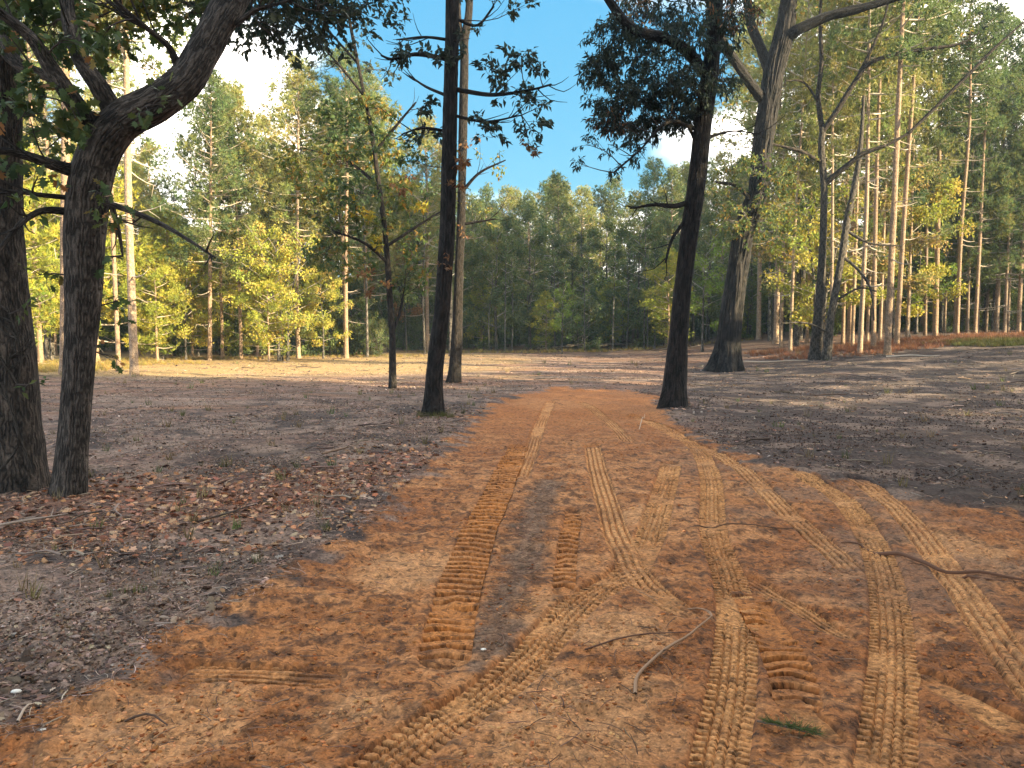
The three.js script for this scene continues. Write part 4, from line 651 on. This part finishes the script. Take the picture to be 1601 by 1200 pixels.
for (let k = 0; k < 44; k++) {      // two ranks on the left: a nearer one of fuller crowns, a gap of sky about one third across, taller pines behind
  const px = -40 + 720 * (k + RB()) / 44, open = px > 190 && px < 350, d = k % 2 ? lerp(45, 52, RB()) : lerp(52, 66, RB()), kind = open ? pick(['full', 'pole', 'rust', 'gold', 'shrub'], RB) : pick(['olive', 'full', 'tallLime', 'broad', 'full', 'olive', 'rust'], RB);
  grow(kind, px, d, lerp(0.85, 1.12, RB()) * (open ? 0.85 : px > 360 ? 1.12 : 1.15) * (kind === 'tallLime' && px > 360 ? 0.85 : 1), say(kind, px, d, 52), LOOKS[kind] + ' group of the wood round the clearing');
}
for (let k = 0; k < 50; k++) { const px = 590 + 700 * (k + RB()) / 50, d = k % 2 ? lerp(53, 60, RB()) : lerp(60, 76, RB()), kind = ['teal', 'dusk', 'teal', 'pole', 'teal', 'dusk', 'full', 'pole'][k % 8]; grow(kind, px, d, lerp(0.85, 1.05, RB()) * d / 64 * (kind === 'dusk' ? 1.05 : 1), say(kind, px, d, 60), LOOKS[kind] + ' group of the wood round the clearing', { thin: 0.95 }); }
for (let k = 0; k < 38; k++) { const px = 1180 + 540 * (k + RB()) / 38, lit = px < 1440, d = lit ? lerp(46, 70, RB()) : lerp(44, 66, RB()), kind = lit ? ['tallLime', 'slim', 'tallLime', 'pole', 'olive', 'slim'][k % 6] : ['teal', 'dusk', 'teal', 'full', 'pole', 'teal'][k % 6]; grow(kind, px, d, lerp(0.85, 1.08, RB()) * (lit ? 1.2 : 1.0), say(kind, px, d, 52), LOOKS[kind] + ' group of the wood round the clearing'); }
for (let k = 0; k < 80; k++) { const px = -20 + 1660 * (k + RB()) / 80, d = px < 620 ? lerp(45, 53, RB()) : px < 1240 ? lerp(53, 62, RB()) : lerp(47, 56, RB()); grow('shrub', px, d, lerp(0.6, 1.3, RB()), say('shrub', px, d, px < 620 ? 49 : px < 1240 ? 57 : 51), G3); }
for (let k = 0; k < 26; k++) { const px = 735 + 520 * (k + RB()) / 26, d = lerp(50, 55, RB()); grow(k % 5 ? 'slim' : 'lime', px, d, lerp(0.6, 0.9, RB()) * (k % 5 ? 1 : 0.7), (k % 5 ? 'slim pale trunk standing at the wood edge ' : 'small yellow-green pine at the wood edge ') + ZONES.find(([x]) => px < x)[1], k % 5 ? 'slim pale trunks at the edge of the far wood' : 'small yellow-green pines at the edge of the far wood'); }
for (let k = 0; k < 14; k++) { const px = 1436 + 200 * (k + RB()) / 14, d = lerp(43, 51, RB()); grow(['teal', 'dusk', 'broad'][k % 3], px, d, lerp(0.62, 0.95, RB()), say(['teal', 'dusk', 'broad'][k % 3], px, d, 47).replace('wood edge', 'top of the rise'), LOOKS[['teal', 'dusk', 'broad'][k % 3]] + ' group of the wood round the clearing'); }
for (let k = 0; k < 5; k++) { const px = 1215 + 250 * (k + RB()) / 5, d = lerp(37, 44, RB()); grow(['olive', 'gold', 'full'][k % 3], px, d, lerp(0.85, 1.15, RB()) * (k % 3 === 1 ? 1.1 : 1), say(['olive', 'gold', 'full'][k % 3], px, d, 40).replace('wood edge', 'front of the rise'), LOOKS[['olive', 'gold', 'full'][k % 3]] + ' group of the wood round the clearing'); }
// the depth of the wood, one mass
{
  const R = rng(77);
  for (const [n, kind] of [['teal', 'teal'], ['full', 'full'], ['pole', 'pole'], ['shrub', 'shrub']].entries()) {
    const proto = kinds[kind[1]][0], parts = []; let k = 0;
    const g = mergeGeometries(proto.children.map((m) => m.geometry)), N = kind[1] === 'shrub' ? 260 : kind[1] === 'pole' ? 130 : 60, m = new THREE.InstancedMesh(g, M.leaf, N), q = new THREE.Object3D();
    for (let i = 0; i < N; i++) { const px = lerp(-160, 1760, R()), d = kind[1] === 'shrub' ? lerp(60, 92, R()) : lerp(68, 112, R()), p = standing(px, d), s = lerp(0.8, 1.15, R()) * (kind[1] === 'shrub' ? 1.7 : 1); q.position.copy(p); q.rotation.set(0, R() * 6.28, 0); q.scale.set(s, s, s); q.updateMatrix(); m.setMatrixAt(i, q.matrix); }
    m.name = numbered(kind[1] === 'shrub' ? 'undergrowth' : 'forest'); m.castShadow = m.receiveShadow = true; scene.add(stuff(m, ['deep wood of shaded blue-green pines behind the clearing', 'deep wood of green pines behind the clearing', 'thin bare trunks deep in the wood', 'dark undergrowth deep in the wood'][n]));
  }
}
// the stand of trees beside and behind the photographer, which shades the road; overhead oaks and low trees are added blockers
{
  const R = rng(99), G = 'trees standing along the road beside and behind the photographer';
  for (let k = 0; k < 20; k++) { const d = -20 + 30 * k / 19, x = Math.max(10, 0.70 * d + 7) + R() * 2; grow('broad', 0, 0, lerp(1.15, 1.4, R()), 'broad shade tree of the stand along the road, out of view', G, { p: V(x, H(x, -d), -d) }); }
  for (let k = 0; k < 18; k++) { const d = -24 + 30 * k / 17, x = 16 + R() * 4; grow(k % 2 ? 'full' : 'broad', 0, 0, lerp(1.15, 1.35, R()), 'broad shade tree of the stand along the road, out of view', G, { p: V(x, H(x, -d), -d) }); }
  for (let k = 0; k < 8; k++) { const d = 40 + 12 * k / 7, x = 0.68 * d + 9 + R() * 4; grow(k % 2 ? 'full' : 'dusk', 0, 0, lerp(1.1, 1.3, R()), 'shade tree of the wood on the rise, out of view', 'trees on the rise out of view', { p: V(x, H(x, -d), -d) }); }
  for (let k = 0; k < 12; k++) { const d = -30 + 30 * k / 11, x = 23 + R() * 6; grow(k % 2 ? 'full' : 'olive', 0, 0, lerp(1.15, 1.35, R()), 'broad shade tree of the stand along the road, out of view', G, { p: V(x, H(x, -d), -d) }); }
  for (let k = 0; k < 27; k++) { const d = 2 + 31 * k / 26, x = Math.max(12, 0.68 * d + 6) + R() * 4; grow(k % 2 ? 'broad' : 'olive', 0, 0, (d > 26 ? 0.5 : d < 10 ? 0.85 : 0.65) * lerp(0.85, 1.15, R()), 'added low broad tree out of view, shading the clearing', 'added low trees out of view that shade the clearing', { p: V(x, H(x, -d), -d) }); }  // unseen low trees added, sized to shade the middle of the clearing
  for (const [x, z, s] of [[4.5, 5, 1], [-3.5, 6.5, 1.05], [8, -1.5, 1], [0.5, 10, 1.1]]) { const o = addedShadeOaks[x > 0 ? 0 : 1].clone(); o.name = numbered('oak_tree'); o.position.set(x, H(x, z), z); o.rotation.y = R() * 6; o.scale.setScalar(s); scene.add(tag(o, 'added high-crowned oak out of view, blocking light from overhead', 'tree', 'added oaks out of view that block overhead light')); }  // unseen oaks added to block light from overhead
  for (let k = 0; k < 5; k++) { const a = lerp(1.9, 3.1, k / 4), r = lerp(9, 14, R()), x = Math.sin(a) * r, z = -Math.cos(a) * r; grow('broad', 0, 0, lerp(1.0, 1.3, R()), 'broad shade tree of the stand along the road, out of view', G, { p: V(x, H(x, z), z) }); }
}

// ------------------------------------------------------------------ what lies on the ground
function stick(name, label, list, w, color, forks = []) {
  const path = (l, lift) => { const c = new THREE.CatmullRomCurve3(l.map(([a, b, up = 0]) => { const p = ground(a, b); p.y = up; return p; }), false, 'centripetal'), n = Math.max(3, Math.ceil(c.getLength() / 0.06)), q = []; for (let k = 0; k <= n; k++) { const p = c.getPointAt(k / n); let y = -9; for (const [dx, dz] of [[0, 0], [0.03, 0], [-0.03, 0], [0, 0.03], [0, -0.03]]) y = Math.max(y, onLand(p.x + dx, p.z + dz)); q.push(V(p.x, y + p.y + lift, p.z)); } for (let t = 0; t < 2; t++) for (let k = 1; k < n; k++) q[k].y = Math.max(q[k].y, (q[k - 1].y + q[k + 1].y) / 2); return q; };
  const pts = path(list, w * 0.25), o = thing(name, label, 'stick', pts[0].clone()), g = new GB(); void 0;
  g.tube(pts.map((p) => p.clone().sub(o.position)), [w, w * 0.85, w * 0.5], 8, color, { step: 0.05, bark: w * 0.12, seed: pts.length, tile: 0.2 });
  g.build('stem', M.twig, o);
  for (const f of forks) { const q = new GB(); q.tube(path(f, w * 0.2).map((p) => p.sub(o.position)), [w * 0.6, w * 0.45, w * 0.2], 6, color, { step: 0.05, tile: 0.2 }); q.build('side_twig', M.twig, o); }
  return o;
}
stick('fallen_branch', 'bent pale branch lying across the road beside the main tyre track', [[993, 1078], [997, 1050, 0.01], [1030, 1022, 0.015], [1085, 990, 0.02], [1113, 968, 0.03]], 0.0085, [0.30, 0.19, 0.12], [[[1113, 968, 0.03], [1100, 950, 0.02], [1055, 935], [1005, 925], [990, 918]], [[1113, 968, 0.03], [1108, 958, 0.03], [1098, 953, 0.03]]]);
stick('fallen_branch', 'long dark brown stick lying across the tracks near the photo edge', [[1352, 848], [1420, 868, 0.01], [1470, 884, 0.012], [1540, 893, 0.01], [1640, 910]], 0.017, [0.13, 0.065, 0.04], [[[1352, 848], [1335, 843], [1315, 842]], [[1500, 889, 0.01], [1530, 898], [1570, 905]]]);
stick('thin_twig', 'thin dark twig lying flat across the main tyre track', [[1085, 818], [1150, 816, 0.004], [1200, 821], [1262, 822]], 0.0055, [0.10, 0.055, 0.035]);
stick('thin_twig', 'thin dark twig beneath the bent pale branch', [[915, 1008], [960, 994], [1010, 985], [1085, 984]], 0.005, [0.12, 0.06, 0.04]);
stick('thin_twig', 'pale twig standing up from the sand near the leaning trunk', [[999, 668], [1003, 660, 0.06], [1008, 652, 0.10]], 0.008, [0.45, 0.34, 0.25]);
stick('thin_twig', 'short dark twig curled on the pale clay near the lower photo corner', [[195, 1118], [230, 1114, 0.01], [262, 1124]], 0.006, [0.09, 0.055, 0.04]);
stick('thin_twig', 'pale bark strip lying beside the shallow hole in the litter', [[28, 1130], [40, 1112, 0.01], [52, 1100]], 0.006, [0.42, 0.33, 0.26]);
stick('fallen_branch', 'long pale branch lying on the rise by the bare oak', [[1130, 566], [1200, 567, 0.03], [1262, 564, 0.02]], 0.045, [0.50, 0.38, 0.29]);
stick('fallen_branch', 'pale branch lying on the rise below the sunlit pines', [[1385, 558], [1430, 557, 0.03], [1468, 556]], 0.035, [0.55, 0.44, 0.35]);
for (const [a, b, c, d, w] of [[862, 548, 960, 541, 0.10], [905, 544, 988, 537, 0.14], [880, 540, 925, 546, 0.09], [930, 548, 985, 546, 0.11], [855, 542, 870, 548, 0.06]]) {
  const p = ground(a, b), q = ground(c, d), o = thing('fallen_log', 'weathered log of the low brush pile at the edge of the far wood', 'log', p, 'logs of the brush pile'), g = new GB(); q.z = p.z - (q.z - p.z > -3 ? 1 : 2); q.y = H(q.x, q.z);
  g.tube([V(0, w + 0.1, 0), q.clone().sub(p).multiplyScalar(0.5).add(V(0, w + 0.25, 0.1)), q.clone().sub(p).add(V(0, w + 0.15, 0))], [w, w * 0.95, w * 0.75], 12, [0.36, 0.28, 0.21], { step: 0.2, bark: 0.01, seed: a }); g.build('trunk', M.oak, o);
}
function sprig(px, py, label, r, n) {
  const p = ground(px, py); p.y = onLand(p.x, p.z); const o = thing('green_sprig', label, 'sprig', p), w = new GB(), l = new GB(), R = rng(px);
  const c = w.tube([V(-r, 0.010, -r * 0.5), V(-r * 0.2, 0.022, r * 0.1), V(r, 0.010, r * 0.55)], [0.005, 0.004, 0.002], 5, BARK.brown, { step: 0.03 }); w.build('stem', M.twig, o);
  for (let k = 0; k < n; k++) { const q = c.getPointAt(lerp(0.1, 1, R())), d = unit(R); d.y = Math.abs(d.y) * 0.18; d.normalize(); q.y += 0.008; for (let j = 0; j < 3; j++) l.needle(q, d.clone().addScaledVector(unit(R), 0.4).normalize(), lerp(0.02, 0.075, R()), 0.004, unit(R), vary([0.10, 0.135, 0.045], R, 0.7)); }
  l.build('needles', M.leaf, o);
}
sprig(1232, 1128, 'green pine sprig dropped on the clay between the two big tracks', 0.11, 130);
sprig(1165, 1020, 'small dark green sprig lying on the main tyre track', 0.075, 50);
for (const [px, py, s, label] of [[26, 1083, 0.014, 'white paper scrap on the litter by the shallow hole'], [756, 1006, 0.009, 'tiny pale chip in the dark strip of the road'], [66, 1134, 0.010, 'pale chip on the clay below the shallow hole']]) {
  const p = ground(px, py); p.y = onLand(p.x, p.z) + 0.01; const g = new THREE.IcosahedronGeometry(s, 1), a = g.attributes.position; for (let k = 0; k < a.count; k++) a.setXYZ(k, a.getX(k) * (1.4 + 0.4 * hash(k % 7, 3)), a.getY(k) * 0.6, a.getZ(k) * 1.1); g.computeVertexNormals();
  const m = new THREE.Mesh(g, std({ color: new THREE.Color(0.75, 0.72, 0.66) })); m.name = numbered('pale_scrap'); m.position.copy(p); m.castShadow = m.receiveShadow = true; scene.add(tag(m, label, 'scrap'));
}
// loose stuff: leaves, twigs, clods, grass; more of it close by, where each piece shows
function scatter(name, label, geometry, count, seed, place, colors, material = M.litter) {
  const R = rng(seed), mats = [], tones = [], q = new THREE.Object3D();
  for (let k = 0; k < count * 3 && mats.length < count; k++) {
    const a = lerp(-0.70, 0.70, R()), r = 2.2 * Math.pow(24, R()), x = Math.sin(a) * r, z = -Math.cos(a) * r, road = roadEdge(x, z), s = place(x, z, road, r, R); if (!s) continue;
    q.position.set(x, landY(x, z, road) + (s.lift || 0), z); q.rotation.set((R() - 0.5) * s.tilt, R() * 6.28, (R() - 0.5) * s.tilt); const far = 1 + 0.03 * Math.max(0, r - 6); q.scale.set(s.size * far * (s.long || 1), s.size * far * (s.tall || 1), s.size * far); q.updateMatrix(); mats.push(q.matrix.clone()); tones.push(vary(pick(s.colors || colors, R), R, 0.6));
  }
  const m = new THREE.InstancedMesh(geometry, material, mats.length), c = new THREE.Color(); mats.forEach((x, k) => { m.setMatrixAt(k, x); m.setColorAt(k, c.setRGB(...tones[k])); });
  m.name = name; m.castShadow = m.receiveShadow = true; scene.add(stuff(m, label)); return m;
}
const bough = (() => { const g = new GB(); g.tube([V(-0.5, 0.02, 0), V(-0.1, 0.05, 0.08), V(0.2, 0.03, -0.02), V(0.5, 0.06, 0.05)], [0.02, 0.018, 0.013, 0.006], 5, [1, 1, 1], { step: 0.2 }); g.tube([V(-0.1, 0.05, 0.08), V(0.1, 0.09, 0.25)], [0.010, 0.004], 4, [1, 1, 1], { step: 0.2 }); g.tube([V(0.2, 0.03, -0.02), V(0.38, 0.1, -0.2)], [0.009, 0.004], 4, [1, 1, 1], { step: 0.2 }); return g.geometry(); })();
const flatLeaf = (() => { const g = new GB(); g.lobed(V(0, 0, -0.5), V(0, 0, 1), V(0, 1, 0.1), 1, [1, 1, 1]); return g.geometry(); })(), curlLeaf = (() => { const g = new GB(); g.blade(V(0, 0.1, -0.5), V(0, 0.1, 1).normalize(), V(0, 1, 0), 1, 0.6, [1, 1, 1], 0.5); g.blade(V(0, 0.1, -0.5), V(0.25, 0.3, 1).normalize(), V(0.6, 0.5, 0), 0.9, 0.5, [1, 1, 1], -0.4); return g.geometry(); })();
const twigShape = (() => { const g = new GB(); g.tube([V(-0.5, 0, 0), V(-0.1, 0.03, 0.06), V(0.5, 0.01, -0.03)], [0.022, 0.02, 0.010], 4, [1, 1, 1], { step: 0.3, cap: false }); return g.geometry(); })();
const clodShape = (() => { const g = new THREE.IcosahedronGeometry(0.5, 1), a = g.attributes.position; for (let k = 0; k < a.count; k++) { const s = 0.75 + 0.5 * hash(Math.round(a.getX(k) * 97), Math.round(a.getY(k) * 89), Math.round(a.getZ(k) * 83)); a.setXYZ(k, a.getX(k) * s, a.getY(k) * s * 0.6, a.getZ(k) * s); } g.computeVertexNormals(); g.setAttribute('color', new THREE.Float32BufferAttribute(new Float32Array(a.count * 3).fill(1), 3)); return g; })();
const leafBed = (x, z) => sdf(LEAFBED, x, z) + 0.35 * fbm(x * 1.6, z * 1.6, 3, 65);
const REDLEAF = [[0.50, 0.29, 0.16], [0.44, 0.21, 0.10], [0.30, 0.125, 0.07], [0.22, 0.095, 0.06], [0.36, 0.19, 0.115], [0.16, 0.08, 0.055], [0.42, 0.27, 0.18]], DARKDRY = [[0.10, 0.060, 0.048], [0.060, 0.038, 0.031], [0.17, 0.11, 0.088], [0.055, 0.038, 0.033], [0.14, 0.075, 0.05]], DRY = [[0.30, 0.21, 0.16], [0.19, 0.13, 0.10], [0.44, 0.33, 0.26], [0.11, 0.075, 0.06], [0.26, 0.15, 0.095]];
const FEET = [[1052, 635], [1132, 580], [677, 648], [709, 598], [614, 606], [1274, 562], [106, 771], [18, 762]].map(([a, b]) => ground(a, b)), foot = (x, z) => Math.min(...FEET.map((p) => Math.hypot(p.x - x, p.z - z)));
scatter('fallen_leaves', 'fallen oak leaves in a red-brown drift across the litter and strewn beyond', flatLeaf, 15000, 501, (x, z, road, r, R) => { const lb = leafBed(x, z); if (road < 0.05 || R() > (lb < 0 ? 1 : foot(x, z) < 0.5 + R() * 1.2 ? 1 : lb < 0.8 ? 0.5 : 0.16 * smooth(26, 10, r) * (0.3 + Math.max(0, fbm(x, z, 2, 505)) * 3))) return null; return { size: lerp(0.045, 0.10, R()) * (lb < 0.6 ? 1 : 0.75), tilt: 1.3, lift: 0.012, colors: lb < 0.8 ? REDLEAF : DRY.concat([[0.26, 0.13, 0.08]]) }; });
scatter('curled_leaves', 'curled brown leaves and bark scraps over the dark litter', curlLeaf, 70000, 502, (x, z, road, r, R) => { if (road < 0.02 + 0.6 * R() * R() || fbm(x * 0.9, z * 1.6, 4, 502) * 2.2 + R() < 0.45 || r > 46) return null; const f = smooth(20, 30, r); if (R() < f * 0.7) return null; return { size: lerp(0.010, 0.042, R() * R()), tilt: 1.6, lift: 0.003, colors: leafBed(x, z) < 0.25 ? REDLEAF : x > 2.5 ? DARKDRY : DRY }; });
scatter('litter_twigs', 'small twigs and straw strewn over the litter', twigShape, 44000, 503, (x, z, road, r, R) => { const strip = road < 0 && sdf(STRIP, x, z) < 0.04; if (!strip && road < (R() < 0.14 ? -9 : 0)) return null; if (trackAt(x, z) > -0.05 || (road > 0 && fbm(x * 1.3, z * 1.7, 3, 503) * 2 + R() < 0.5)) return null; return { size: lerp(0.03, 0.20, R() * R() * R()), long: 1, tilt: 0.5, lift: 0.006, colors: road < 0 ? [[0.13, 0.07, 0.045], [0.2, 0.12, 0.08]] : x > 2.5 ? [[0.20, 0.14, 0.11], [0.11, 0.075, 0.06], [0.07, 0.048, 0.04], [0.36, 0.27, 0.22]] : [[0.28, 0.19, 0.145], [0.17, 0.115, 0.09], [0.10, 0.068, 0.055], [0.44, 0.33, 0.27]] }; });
scatter('broken_branches', 'small broken branches scattered over the litter and the clearing', bough, 420, 506, (x, z, road, r, R) => (road < 0.3 || r < 6 || fbm(x * 0.5, z * 0.5, 3, 506) + R() * 0.6 < 0.2) ? null : { size: lerp(0.18, 0.75, R() * R()), tilt: 0.3, lift: 0.004, colors: [[0.17, 0.12, 0.095], [0.10, 0.07, 0.058], [0.26, 0.19, 0.15]] });
scatter('mulch', 'dark chunks of bark and wood mulch over the litter', clodShape, 26000, 507, (x, z, road, r, R) => (road < 0.1 || r > 48 || fbm(x * 0.8, z * 0.8, 4, 507) * 2.2 + R() < 0.4) ? null : { size: lerp(0.012, 0.075, R() * R() * R()), long: lerp(1, 2.4, R()), tall: 0.7, tilt: 0.8, colors: [[0.06, 0.038, 0.03], [0.10, 0.063, 0.048], [0.17, 0.11, 0.085], [0.28, 0.19, 0.14]] });
scatter('dirt_clods', 'small clods of clay loose on the road', clodShape, 34000, 504, (x, z, road, r, R) => { if (road > 0.15 || r > 16 || trackAt(x, z) > -0.02) return null; const k = fbm(x * 4.2 + 9, z * 9, 3, 52) + 0.5 * fbm(x * 1.4, z * 1.4, 2, 504); if (k + R() * 0.35 < 0.2) return null; const s = R(); return { size: lerp(0.005, 0.026, s * s * s), tall: 0.8, tilt: 1, lift: 0, colors: [dirtColor(x, z), dirtColor(x, z).map((v) => v * 0.7), DARKCLAY, dirtColor(x + 0.1, z)] }; });
const bladeTuft = (() => { const g = new GB(), R = rng(8); for (let k = 0; k < 16; k++) { const a = R() * 6.28, d = V(Math.cos(a) * 0.5, 1, Math.sin(a) * 0.5).normalize(); g.needle(V((R() - 0.5) * 0.5, 0, (R() - 0.5) * 0.5), d, lerp(0.5, 1.1, R()), 0.06, V(Math.sin(a), 0, -Math.cos(a)), [1, 1, 1]); } return g.geometry(); })();
function grassPatch(name, label, list, colors, seed) {
  const R = rng(seed), m = new THREE.InstancedMesh(bladeTuft, M.leaf, list.reduce((s, l) => s + l[4], 0)), q = new THREE.Object3D(), c = new THREE.Color(); let k = 0;
  for (const [px, d, rx, rz, n, s] of list) { const p = standing(px, d); for (let i = 0; i < n; i++) { const a = R() * 6.28, r = Math.sqrt(R()), x = p.x + Math.cos(a) * r * rx, z = p.z + Math.sin(a) * r * rz; q.position.set(x, H(x, z), z); q.rotation.set(0, R() * 6.28, 0); q.scale.setScalar(s * lerp(0.5, 1.2, R())); q.updateMatrix(); m.setMatrixAt(k, q.matrix); m.setColorAt(k++, c.setRGB(...vary(pick(colors, R), R, 0.5))); } }
  m.name = name; m.castShadow = m.receiveShadow = true; scene.add(stuff(m, label));
}
grassPatch('grass', 'pale green grass patch on the rise before the shaded pines', [[1552, 33, 1.7, 2.2, 900, 0.20], [1500, 35, 2.5, 1.0, 120, 0.18]], [[0.17, 0.17, 0.05], [0.24, 0.20, 0.07], [0.12, 0.14, 0.04]], 601);
grassPatch('dry_grass', 'yellow dry grass fringing the sunlit sand at the wood edge', [[150, 36, 5, 2.5, 500, 0.20], [330, 41, 5, 1.2, 250, 0.2], [560, 44, 4, 1.0, 160, 0.2], [80, 31, 3, 3, 350, 0.24], [800, 50, 7, 0.8, 260, 0.25], [1000, 52, 8, 0.8, 220, 0.25]], [[0.42, 0.30, 0.09], [0.34, 0.26, 0.08], [0.26, 0.22, 0.07]], 602);
grassPatch('weeds', 'small green weeds around the foot of the tall black trunk', [[680, 14.1, 0.35, 0.25, 40, 0.12], [672, 14.4, 0.3, 0.3, 20, 0.11]], [[0.11, 0.12, 0.03], [0.16, 0.13, 0.05]], 603);
grassPatch('straw_brush', 'reddish straw and brush on the rise under the sunlit pines', [[1340, 34, 4, 2, 500, 0.22], [1440, 36, 5, 2.5, 700, 0.25], [1560, 38, 5, 2, 500, 0.25], [1250, 38, 4, 2, 300, 0.25]], [[0.26, 0.11, 0.06], [0.32, 0.15, 0.08], [0.20, 0.10, 0.06]], 604);

scatter('seedlings', 'small weeds and seedlings dotted over the litter', bladeTuft, 260, 605, (x, z, road, r, R) => (road < 0.25 || r < 5 || r > 40) ? null : { size: lerp(0.05, 0.16, R()), tilt: 0.3, colors: [[0.10, 0.12, 0.04], [0.17, 0.14, 0.06], [0.22, 0.17, 0.09]] }, M.leaf);
renderer.render(scene, camera);
